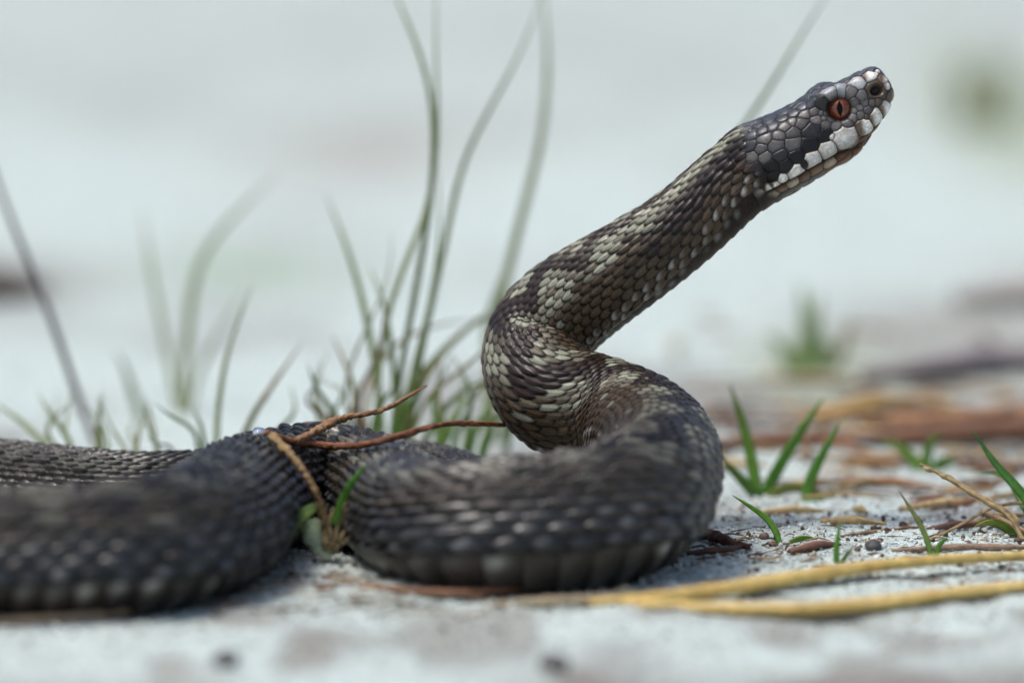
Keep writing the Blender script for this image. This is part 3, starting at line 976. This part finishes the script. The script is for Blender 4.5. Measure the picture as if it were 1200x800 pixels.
# --- left group
tuft("dry_stalk", 122, 105, [
    ([(122, 0), (108, 510), (62, 380), (20, 275), (-10, 190), (-25, 120)], 10, 1.9, (0.15, 0.12, 0.11), (0.15, 0.12, 0.11)),
], "brownish grey dry stalk leaning left behind the tail", "stalk")
tuft("grass_tuft", 215, 150, [
    ([(215, 0), (215, 470), (222, 370), (245, 290), (330, 200)], 10, 2.4, GREYG, GREYG),
    ([(210, 0), (200, 430), (180, 330), (165, 240)], 15, 1.8, GREYG, GREYG),
    ([(222, 0), (232, 440), (262, 380), (290, 340)], 10, 1.4, GREYG, GREYG),
    ([(205, 0), (175, 500), (150, 440), (135, 410)], -15, 2.4, GREYG, GREYG),
], "faint pale grass tuft far behind the middle coil", "grass")
tuft("grass_tuft", 250, 58, [
    ([(252, 0), (255, 490), (268, 410), (297, 332)], 10, 1.4, GREYG, GREYG),
    ([(240, 0), (238, 510), (232, 490), (226, 478)], -4, 1.3, BRIGHT, GREEN),
    ([(232, 0), (228, 508), (205, 490), (180, 471)], -14, 1.1, GREEN, GREEN),
    ([(270, 0), (290, 500), (320, 450), (355, 400)], 12, 1.6, TAN, TAN),
    ([(215, 0), (200, 525), (186, 520), (170, 510)], -16, 0.8, DARKB, DARKB),
    ([(262, 0), (300, 480), (312, 465), (322, 440)], 6, 1.5, GREEN, TAN),
    ([(258, 0), (330, 500), (345, 480), (340, 450)], 10, 1.3, GREEN, GREEN),
], "short grass tuft with thin dark tips directly behind the hump of the coil", "grass")
tuft("grass_tuft", 115, 55, [
    ([(120, 0), (118, 520), (116, 485), (120, 458)], 4, 1.5, GREYG, GREYG),
    ([(95, 0), (80, 515), (60, 485), (45, 460)], 10, 1.6, GREYG, GREYG),
    ([(80, 0), (50, 520), (20, 490), (-10, 470)], 20, 1.6, GREYG, GREYG),
    ([(150, 0), (158, 530), (165, 500), (172, 485)], 5, 1.5, TAN, GREYG),
] + [([(60 + i * 17 + RNG.uniform(-6, 6), 0), (58 + i * 17 + RNG.uniform(-8, 8), 535), (55 + i * 17 + RNG.uniform(-16, 16), 505), (50 + i * 18 + RNG.uniform(-30, 30), 470 + RNG.uniform(-20, 15))], RNG.uniform(0, 30), 1.1, (GREYG, TAN)[i % 2], GREYG) for i in range(9)
], "sparse short grass blades sprouting behind the tail", "grass")
# --- right group
tuft("grass_sprout", 890, 47, [
    ([(888, 0), (884, 555), (872, 500), (855, 450)], 4, 2.3, BRIGHT, GREEN),
    ([(892, 0), (905, 560), (935, 510), (965, 465)], 5, 2.4, BRIGHT, BRIGHT),
    ([(886, 0), (880, 575), (862, 555), (842, 532)], -8, 2.2, BRIGHT, GREEN),
    ([(895, 0), (930, 570), (975, 585), (1000, 592)], -5, 2.0, (0.2, 0.26, 0.05), TAN),
], "blurred bright green grass sprout beside the right bend of the coil", "grass")
tuft("grass_sprout", 945, 40, [
    ([(944, 0), (946, 570), (962, 535), (985, 494)], 6, 2.3, BRIGHT, BRIGHT),
    ([(946, 0), (956, 585), (972, 580), (985, 578)], 3, 1.5, BRIGHT, TAN),
], "lone green grass blade growing between two sprouts on sand", "grass")
tuft("grass_sprout", 915, -10, [
    ([(916, 0), (905, 615), (885, 597), (858, 580)], 6, 1.2, BRIGHT, BRIGHT),
    ([(918, 0), (930, 634), (945, 630), (958, 632)], 2, 1.3, (0.2, 0.28, 0.05), BRIGHT),
], "sharp thin green sprout bending left on the pale sand", "grass")
tuft("grass_sprout", 982, -30, [
    ([(981, 0), (980, 645), (982, 628), (984, 612)], 2, 1.1, BRIGHT, BRIGHT),
    ([(984, 0), (990, 652), (996, 645), (999, 640)], 2, 0.8, BRIGHT, GREEN),
], "tiny upright green sprout beside the dark pebble", "grass")
tuft("grass_sprout", 1092, -22, [
    ([(1092, 0), (1085, 628), (1070, 600), (1053, 574)], 4, 1.1, BRIGHT, TAN),
    ([(1096, 0), (1100, 640), (1108, 632), (1112, 634)], 2, 1.0, BRIGHT, BRIGHT),
], "thin sprout with a dried beige tip above the yellow straw", "grass")
tuft("grass_sprout", 1225, 2, [
    ([(1228, 0), (1200, 582), (1168, 545), (1140, 504)], 4, 1.9, BRIGHT, (0.05, 0.17, 0.04)),
    ([(1232, 0), (1205, 600), (1180, 560), (1150, 555)], 20, 1.6, BRIGHT, BRIGHT),
], "broad dark green blade arching in over the right litter", "grass")
tuft("grass_sprout", 1205, -4, [
    ([(1215, 0), (1190, 624), (1165, 612), (1142, 616)], -2, 2.0, BRIGHT, (0.3, 0.32, 0.06)),
], "low green leaf lying near the dry beige stalk", "grass")
tuft("grass_sprout", 1085, 75, [
    ([(1088, 0), (1075, 545), (1055, 525), (1030, 515)], 4, 2.6, BRIGHT, GREEN),
    ([(1090, 0), (1095, 550), (1110, 540), (1125, 545)], 4, 2.6, BRIGHT, GREEN),
    ([(1086, 0), (1085, 540), (1090, 520), (1105, 505)], 4, 2.4, BRIGHT, GREEN),
    ([(1092, 0), (1130, 560), (1150, 555), (1160, 560)], -4, 2.4, GREEN, TAN),
], "blurred low green clump in front of the brown stick", "grass")
tuft("grass_tuft", 950, 205, [
    ([(950, 0), (948, 420), (944, 370), (938, 330)], 5, 3.0, (0.22, 0.36, 0.10), (0.26, 0.34, 0.17)),
    ([(955, 0), (958, 420), (955, 380), (962, 340)], 10, 3.0, (0.26, 0.34, 0.17), (0.26, 0.34, 0.17)),
    ([(945, 0), (930, 430), (915, 405), (895, 390)], 5, 3.0, (0.22, 0.36, 0.10), (0.26, 0.34, 0.17)),
    ([(958, 0), (972, 430), (990, 400), (1000, 370)], 5, 2.6, (0.26, 0.34, 0.17), TAN),
    ([(952, 0), (960, 435), (968, 410), (975, 398)], 5, 3.4, (0.22, 0.36, 0.10), (0.26, 0.34, 0.17)),
    ([(948, 0), (938, 435), (935, 412), (928, 398)], 5, 3.4, TAN, (0.26, 0.34, 0.17)),
], "soft green grass tuft far off on the sand right of the snake's neck", "grass")
tuft("grass_tuft", 1160, 620, [
    ([(1150 + i * 14, 0), (1150 + i * 14 + RNG.uniform(-8, 8), 150), (1150 + i * 16 + RNG.uniform(-20, 20), 110), (1150 + i * 18 + RNG.uniform(-30, 30), 60)], 10, 4, (0.22, 0.24, 0.12), (0.26, 0.26, 0.14)) for i in range(-2, 4)
], "very faint olive grass tuft at the far right of the sand", "grass")

# --- brown forked root lying over the coil
rt = root("forked_root", P(330, 515, -14), "thin reddish brown forked root draped over the coil", "root")
main = [P(592, 498, 3), P(574, 497, -4), P(530, 496, -14), P(490, 504, -23), P(455, 514, -27), P(415, 522, -22), P(375, 521, -15), P(340, 516, -22), P(322, 510, -26), P(312, 506, -27)]
mk("main_strand", tube(main, [0.5, 0.55, 0.65, 0.6, 0.85, 0.7, 0.9, 0.8, 0.75, 0.6], (0.27, 0.105, 0.042), n=220, sides=14, rough=0.26, seed=3, col2=(0.11, 0.042, 0.022), flat=0.75), M_DRY, rt)
br_ = [P(345, 517, -21), P(372, 504, -13), P(395, 492, -7), P(420, 486, -6), P(448, 480, -2), P(475, 466, 3), P(500, 452, 8)]
mk("side_strand", tube(br_, [0.7, 0.75, 1.05, 0.6, 0.6, 0.4, 0.2], (0.25, 0.10, 0.04), n=170, sides=14, rough=0.4, seed=5, col2=(0.24, 0.16, 0.08), flat=0.7), M_DRY, rt)
hang = [P(318, 510, -28), P(336, 528, -33), P(355, 550, -37), P(368, 572, -38), P(378, 598, -37), P(384, 620, -36), P(388, 642, -36)]
mk("hanging_strand", tube(hang, [0.8, 0.75, 0.55, 0.5, 0.65, 0.8, 0.5], (0.26, 0.18, 0.075), n=150, sides=12, rough=0.6, seed=8, col2=(0.22, 0.13, 0.06), flat=0.8), M_DRY, rt)

# small shoot between the coils, with a dry crown and a pale leaf
sh = root("green_shoot", G_at(392, -40), "small green shoot with a pale leaf and dry crown between two coils", "plant")
mk("leaf_blade", ribbon([P(392, 615, -38), P(402, 585, -39), P(415, 562, -41), P(428, 546, -42)], [1.2, 1.4, 1.3, 0.4], BRIGHT, n=22, tipcol=(0.12, 0.30, 0.05)), M_LEAF, sh)
mk("leaf_blade", ribbon([P(376, 592, -34), P(358, 602, -38), P(340, 622, -42), P(322, 640, -46)], [1.6, 2.4, 2.2, 0.8], (0.16, 0.26, 0.06), n=22, tipcol=(0.12, 0.16, 0.04), normal=(0.1, -0.8, 0.6)), M_LEAF, sh)
mk("pale_leaf", ribbon([P(364, 608, -34), P(369, 625, -35), P(378, 640, -36), P(386, 656, -37)], [2.0, 5.2, 4.4, 5.8, 4.2, 4.9, 2.6, 0.5], (0.42, 0.52, 0.32), n=26, tipcol=(0.5, 0.58, 0.42), normal=(0.3, -1, 0.3)), M_LEAF, sh)
for i in range(16):
    x0, y0 = 385 + RNG.uniform(-8, 12), 640 + RNG.uniform(-6, 4)
    x1, y1 = 398 + RNG.uniform(-22, 22), 606 + RNG.uniform(-18, 32)
    mk("dry_fibre", tube([P(x0, y0 + 4, -36), P((x0 + x1) / 2 + RNG.uniform(-6, 6), (y0 + y1) / 2, -37), P(x1, y1, -37 + RNG.uniform(-3, 1))], [0.5, 0.45, 0.15], (0.34, 0.27, 0.15), n=14, sides=7, rough=0.4, seed=20 + i, col2=(0.2, 0.14, 0.07)), M_DRY, sh)


# --- lying straws and twigs
def lying(name, pix, radii, c0, c1, label, cat, mat=None, lift=0.0, seed=0, n=50, flat=0.8, rough=0.15, group=None, parent=None):
    """pixels on the ground; the piece rests with its underside on the sand"""
    pts = []
    for k_, q in enumerate(pix):
        rr2 = np.interp(k_ / (len(pix) - 1), np.linspace(0, 1, len(radii)), radii)
        up_ = q[2] if len(q) > 2 else 0
        p = G(q[0], q[1], 0)
        # the pixel names the middle of the piece: move back to where its axis stands r above the sand
        p = G(q[0], q[1], rr2 * flat * 0.85 + up_)
        pts.append(p)
    pts = np.array(pts)
    geo = tube(pts, radii, c0, n=n, sides=10, rough=rough, seed=seed, col2=c1, flat=flat)
    loc = pts[len(pts) // 2].copy(); loc[2] = 0
    o = mk(name, geo, mat or M_DRY, parent, loc if parent is None else None)
    if parent is None: tag(o, label, cat, group)
    return o


lying("yellow_straw", [(690, 706), (760, 700, 0.3), (860, 688, 0.6), (960, 672, 1.0), (1050, 660, 1.6), (1130, 654, 1.2), (1230, 650, 0.6)], [1.2, 2.0, 2.4, 2.3, 1.9, 1.7, 1.6], (0.66, 0.49, 0.16), (0.56, 0.36, 0.10), "upper yellow straw stem with a gentle arch lying on the sand", "straw", M_STRAW, seed=31, flat=0.55, rough=0.10, n=140)
lying("yellow_straw", [(735, 706), (820, 712), (920, 714), (1020, 707), (1110, 696), (1230, 684)], [1.5, 2.2, 2.4, 2.3, 2.1, 2.0], (0.68, 0.50, 0.18), (0.58, 0.38, 0.11), "lower yellow straw stem nearly straight lying in front of the arched straw", "straw", M_STRAW, seed=37, flat=0.55, rough=0.10, n=140)
lying("dry_twig", [(575, 708), (640, 705), (700, 702), (742, 700)], [0.7, 1.1, 1.2, 1.2], (0.42, 0.36, 0.24), (0.30, 0.22, 0.12), "pale dry stem joining the end of the yellow straws", "stem", M_STRAW, seed=41)
lying("dry_twig", [(722, 700), (735, 699), (750, 700)], [1.3, 1.9, 1.5], (0.07, 0.075, 0.06), (0.13, 0.12, 0.08), "dark knotty lump where pale stem meets yellow straw", "stem", seed=43, n=20)
lying("brown_needle", [(370, 690), (450, 690), (540, 694), (620, 688), (695, 680)], [0.4, 0.7, 0.8, 0.7, 0.35], (0.24, 0.12, 0.06), (0.15, 0.07, 0.04), "long reddish brown needle lying along the foot of the front coil", "needle", seed=47)
lying("brown_needle", [(380, 675), (430, 684), (480, 692), (530, 690)], [0.4, 0.7, 0.7, 0.3], (0.30, 0.20, 0.11), (0.2, 0.11, 0.06), "short brown needle sloping under the front coil's left end", "needle", seed=49)
lying("dry_twig", [(-40, 728), (60, 724), (140, 717), (190, 706), (225, 693)], [0.8, 0.9, 0.9, 0.9, 0.5], (0.40, 0.27, 0.16), (0.34, 0.25, 0.16), "long pale brown stem along the foot of the left coil", "stem", M_STRAW, seed=51)
lying("wood_chip", [(208, 708), (235, 704), (262, 705), (292, 708)], [0.9, 1.3, 1.2, 0.6], (0.07, 0.07, 0.072), (0.12, 0.115, 0.11), "dark grey wood chip lying in front of the left coil", "wood chip", seed=53, n=24, flat=0.5)
lying("dark_twig", [(814, 628), (830, 627, 0.4), (850, 633, 0.3), (878, 641)], [0.5, 1.1, 1.0, 0.5], DARKB, (0.10, 0.04, 0.025), "dark knotted twig poking out beside the right coil", "twig", seed=57, rough=0.4)
lying("dark_twig", [(805, 648), (835, 645), (860, 642), (880, 638)], [0.5, 0.8, 0.6, 0.3], (0.09, 0.04, 0.022), DARKB, "thin reddish twig lying just below the knotted dark twig", "twig", seed=59, rough=0.3)
lying("brown_bark_flake", [(925, 646), (950, 640), (968, 637), (985, 638)], [0.6, 1.4, 1.3, 0.5], (0.12, 0.05, 0.03), (0.2, 0.1, 0.06), "small reddish bark flake left of the tiny upright sprout", "bark", seed=61, n=24, flat=0.5)
lying("dry_twig", [(985, 628), (1030, 622), (1080, 619), (1140, 617)], [0.3, 0.5, 0.5, 0.25], (0.34, 0.24, 0.13), (0.2, 0.12, 0.07), "thin straight beige stem on the sand behind the dark pebble", "stem", seed=63)
lying("dry_twig", [(1045, 645), (1090, 642), (1150, 640), (1215, 641)], [0.4, 0.7, 0.7, 0.5], (0.26, 0.16, 0.11), (0.34, 0.24, 0.16), "dull brown stem lying just behind the arched yellow straw", "stem", seed=65)
# standing dry stalk at right, leaning
stk = root("dry_stalk", G_at(1192, -8), "beige seeded dry stalk leaning left at the right litter", "stalk")
mk("stem", tube([G_at(1200, -10), P(1182, 604, -8), P(1150, 584, -5), P(1115, 562, -1), P(1078, 544, 2)], [0.5, 0.55, 0.5, 0.45, 0.35], (0.34, 0.25, 0.12), n=50, sides=9, rough=0.5, seed=71, col2=(0.22, 0.15, 0.07)), M_DRY, stk)
for x, y in ((1092, 552), (1110, 560), (1128, 570), (1145, 581), (1160, 590)):
    mk("seed_husk", tube([P(x, y, 0), P(x - 5, y - 2, -1), P(x - 10, y - 5, -1)], [0.25, 0.5, 0.1], (0.38, 0.29, 0.15), n=10, sides=7, seed=int(x)), M_DRY, stk)
lying("dry_twig", [(1090, 632), (1130, 612, 2), (1165, 594, 4), (1215, 590, 3)], [0.25, 0.35, 0.4, 0.4], (0.36, 0.27, 0.14), (0.22, 0.14, 0.07), "thin curved beige stem crossing the foot of the seeded stalk", "stem", seed=75)
lying("dry_twig", [(1150, 598), (1180, 612, 2), (1220, 632)], [0.4, 0.7, 0.6], (0.24, 0.14, 0.08), (0.34, 0.24, 0.13), "short stout brown stem piece under the seeded stalk", "stem", seed=77)

# sticks and litter out of focus behind
lying("brown_stick", [(800, 522), (900, 516), (1000, 514), (1110, 508), (1260, 498)], [0.9, 1.8, 1.8, 2.4, 2.4], (0.16, 0.07, 0.04), (0.24, 0.13, 0.07), "blurred reddish brown stick lying behind the green sprouts", "stick", seed=81)
lying("brown_stick", [(1010, 492), (1090, 496), (1180, 488), (1290, 492)], [1.2, 2.6, 2.8, 2.4], (0.34, 0.18, 0.09), (0.24, 0.13, 0.07), "blurred orange brown stick behind the reddish stick", "stick", seed=83)
lying("yellow_leaf_litter", [(930, 492), (990, 480), (1060, 470), (1130, 478)], [1.2, 3.0, 2.8, 1.0], (0.42, 0.27, 0.08), (0.34, 0.22, 0.10), "blurred yellow brown dry leaf behind the brown sticks", "leaf", seed=85, flat=0.5)
lying("grey_stick", [(1010, 440), (1100, 428), (1180, 420), (1320, 425)], [1.5, 3.2, 3.5, 3.0], (0.20, 0.18, 0.185), (0.27, 0.23, 0.22), "blurred purplish grey stick far behind on the right", "stick", seed=87)
lying("grey_stick", [(1120, 350), (1200, 340), (1330, 345)], [2.5, 4.5, 4.0], (0.36, 0.33, 0.30), (0.42, 0.39, 0.36), "faint pale grey stick farthest back on the right", "stick", seed=89)
lying("grey_stick", [(-190, 345), (-90, 335), (-10, 332), (52, 338)], [3, 5, 5, 2], (0.17, 0.13, 0.11), (0.22, 0.18, 0.16), "faint brown grey stick far behind the left stalk", "stick", seed=91)

# dark wet pebble and a few stones
def stone(px, py, r, col, label, flat=0.75, seed=0):
    p = G(px, py, r * flat * 0.7)
    nu, nv = 12, 16
    la, lo = np.meshgrid(np.linspace(0, np.pi, nu), np.linspace(0, 2 * np.pi, nv, endpoint=False), indexing='ij')
    n_ = np.stack([np.sin(la) * np.cos(lo), np.sin(la) * np.sin(lo), np.cos(la) * flat], -1)
    k_ = 1 + 0.35 * (vnoise(n_[..., 0] * 1.7 + seed, n_[..., 1] * 1.7 + n_[..., 2], seed) - 0.5)
    V = p + n_ * (k_ * r * MM)[..., None]
    c = np.array(col) * (0.75 + 0.5 * vnoise(n_[..., 0] * 4, n_[..., 1] * 4 + n_[..., 2] * 3, seed))[..., None]
    o = place(mesh_np("pebble", V.reshape(-1, 3), grid_quads(nu, nv, True), c.reshape(-1, 3)), "pebble", M_STONE, None, [p[0], p[1], 0])
    tag(o, label, "pebble")


stone(1023, 640, 1.5, (0.05, 0.05, 0.052), "dark grey rounded pebble behind the yellow straws", seed=2)
stone(1105, 625, 1.0, (0.10, 0.095, 0.09), "small grey pebble behind the thin beige tipped sprout", seed=4)
stone(265, 772, 2.2, (0.13, 0.125, 0.12), "blurred dark pebble on bare sand before the left coil", seed=5)
stone(650, 776, 2.4, (0.15, 0.14, 0.135), "blurred grey pebble on bare sand before the front coil", seed=6)
stone(895, 628, 0.9, (0.2, 0.13, 0.09), "tiny brown pebble left of the bending thin sprout", seed=8)


def dew_drop():
    m, n, l, b = new_mat("water_drop")
    b.inputs["Base Color"].default_value = (1, 1, 1, 1)
    b.inputs["Roughness"].default_value = 0.02
    b.inputs["IOR"].default_value = 1.33
    b.inputs["Transmission Weight"].default_value = 1.0
    p = P(304, 508, -27)
    nu, nv = 14, 20
    la, lo = np.meshgrid(np.linspace(0, np.pi, nu), np.linspace(0, 2 * np.pi, nv, endpoint=False), indexing='ij')
    k_ = 1 + 0.06 * np.sin(3 * lo) * np.sin(la)
    V = p + np.stack([np.sin(la) * np.cos(lo), np.sin(la) * np.sin(lo), np.cos(la) * 0.85], -1) * (k_ * 1.15 * MM)[..., None]
    o = place(mesh_np("water_drop", V.reshape(-1, 3), grid_quads(nu, nv, True)), "water_drop", m, None, p)
    tag(o, "small shining water drop at the tip of the brown root on the coil", "water drop")


dew_drop()


# ------------------------------------------------------------------ loose grains and litter (uncountable)
def blobs(n, centers, sizes, cols, stretch=1.0):
    """low-poly irregular grains joined into one mesh"""
    ico = np.array([(0, 0, 1), (.894, 0, .447), (.276, .851, .447), (-.724, .526, .447), (-.724, -.526, .447), (.276, -.851, .447), (.724, .526, -.447), (-.276, .851, -.447), (-.894, 0, -.447), (-.276, -.851, -.447), (.724, -.526, -.447), (0, 0, -1)])
    f = np.array([(0, 1, 2), (0, 2, 3), (0, 3, 4), (0, 4, 5), (0, 5, 1), (1, 6, 2), (2, 7, 3), (3, 8, 4), (4, 9, 5), (5, 10, 1), (6, 7, 2), (7, 8, 3), (8, 9, 4), (9, 10, 5), (10, 6, 1), (11, 7, 6), (11, 8, 7), (11, 9, 8), (11, 10, 9), (11, 6, 10)])
    V = ico[None] * (0.7 + 0.6 * RNG.random((n, 12, 1))) * sizes[:, None, None]
    sc = 0.7 + 0.6 * RNG.random((n, 1, 3)); V = V * sc
    V = V + centers[:, None]
    T = f[None] + (np.arange(n) * 12)[:, None, None]
    return V.reshape(-1, 3), None, np.repeat(cols, 12, 0), T.reshape(-1, 3)


N = 22000
gxs = RNG.uniform(-0.1, 0.1, N); gys = RNG.normal(-0.01, 0.05, N)
keep = (gys > -0.13) & (gys < 0.16); gxs, gys = gxs[keep], gys[keep]; N = len(gxs)
sz = 0.00012 + 0.00042 * RNG.random(N) ** 5
shade = RNG.random(N)
gc = np.array([0.66, 0.70, 0.68]) * (0.65 + 0.5 * RNG.random(N))[:, None]
gc = np.where((shade < 0.13)[:, None], np.array([0.10, 0.09, 0.08]) * (0.5 + RNG.random(N))[:, None], gc)
gc = np.where(((shade > 0.13) & (shade < 0.2))[:, None], np.array([0.36, 0.27, 0.18]), gc)
cen = np.stack([gxs, gys, ground_height(gxs, gys) + sz * 0.35], -1)
V, q, c, t = blobs(N, cen, sz, gc)
o = place(mesh_np("sand_grains", V, q, c, tris=t, smooth=False), "sand_grains", M_STONE)
tag(o, "loose pale and dark sand grains scattered over the ground", "sand", kind="stuff")


NB = 420
bx_ = RNG.uniform(-0.04, 0.1, NB); by_ = RNG.normal(-0.012, 0.03, NB)
bz_ = 0.00018 + 0.0006 * RNG.random(NB) ** 3
bc_ = np.array([0.085, 0.055, 0.04]) * (0.4 + 1.4 * RNG.random(NB))[:, None]
V, q, c, t = blobs(NB, np.stack([bx_, by_, ground_height(bx_, by_) + bz_ * 0.3], -1), bz_, bc_)
o = place(mesh_np("bark_crumbs", V, q, c, tris=t, smooth=False), "bark_crumbs", M_DRY)
tag(o, "dark brown bark crumbs peppering the sand round the sprouts", "crumbs", kind="stuff")


def needles(n, sampler, lo, hi, cols, rad=(0.15, 0.45)):
    """short dry needles and fibre scraps lying on the sand, one joined mesh"""
    Vs_, Ts_, Cs_ = [], [], []
    base = 0
    for i in range(n):
        x, y = sampler()
        L = RNG.uniform(lo, hi) * MM
        a = RNG.normal(0, 0.7)
        r = RNG.uniform(*rad) * MM
        dx, dy = math.cos(a) * L / 2, math.sin(a) * L / 2
        z0 = gz((x, y)) + r * 0.8
        bend = RNG.uniform(-0.12, 0.12) * L
        pts = [(x - dx, y - dy, z0), (x - dy * bend / L, y + bend, z0 + RNG.uniform(0, 0.8) * MM), (x + dx, y + dy, z0 + RNG.uniform(0, 0.5) * MM)]
        c_ = np.array(cols[RNG.integers(len(cols))]) * RNG.uniform(0.7, 1.3)
        ring = []
        for k_, p in enumerate(pts):
            rk = r * (0.6, 1, 0.3)[k_]
            for m_ in range(5):
                an = m_ * 2 * math.pi / 5
                ring.append((p[0] - math.sin(a) * math.cos(an) * rk, p[1] + math.cos(a) * math.cos(an) * rk, p[2] + math.sin(an) * rk))
        Vs_ += ring; Cs_ += [c_] * 15
        for k_ in range(2):
            for m_ in range(5):
                m2 = (m_ + 1) % 5
                b0, b1, b2, b3 = base + k_ * 5 + m_, base + k_ * 5 + m2, base + k_ * 5 + 5 + m2, base + k_ * 5 + 5 + m_
                Ts_ += [(b0, b1, b2), (b0, b2, b3)]
        base += 15
    return np.array(Vs_), None, np.array(Cs_), np.array(Ts_)


def s_right():
    while True:
        x = RNG.normal(0.07, 0.045); y = RNG.normal(0.10, 0.06)
        if x > 0.02 and 0.0 < y < 0.3: return x, y
def s_near():
    while True:
        x = RNG.uniform(0.025, 0.1); y = RNG.normal(-0.01, 0.022)
        if -0.07 < y < 0.05: return x, y
def s_foot():
    x = RNG.normal(-0.03, 0.025); y = RNG.normal(-0.062, 0.012)
    return x, y


V, q, c, t = needles(200, s_right, 4, 22, [(0.26, 0.13, 0.06), (0.36, 0.22, 0.10), (0.16, 0.08, 0.05), (0.42, 0.30, 0.14), (0.2, 0.17, 0.14)], (0.3, 0.9))
o = place(mesh_np("needle_litter", V, q, c, tris=t), "needle_litter", M_DRY)
tag(o, "brown needle litter strewn over the sand behind the green sprouts", "litter", kind="stuff")
V, q, c, t = needles(170, s_near, 1.2, 7, [(0.16, 0.08, 0.05), (0.30, 0.2, 0.1), (0.07, 0.05, 0.04), (0.4, 0.3, 0.17)], (0.08, 0.28))
o = place(mesh_np("fibre_scraps", V, q, c, tris=t), "fibre_scraps", M_DRY)
tag(o, "tiny plant fibre scraps on the sharp strip of sand", "litter", kind="stuff")
V, q, c, t = needles(130, s_foot, 2, 12, [(0.24, 0.16, 0.10), (0.36, 0.30, 0.2), (0.10, 0.07, 0.05)], (0.1, 0.3))
o = place(mesh_np("fibre_scraps", V, q, c, tris=t), "fibre_scraps", M_DRY)
tag(o, "matted pale fibre scraps under the gap between the coils", "litter", kind="stuff")
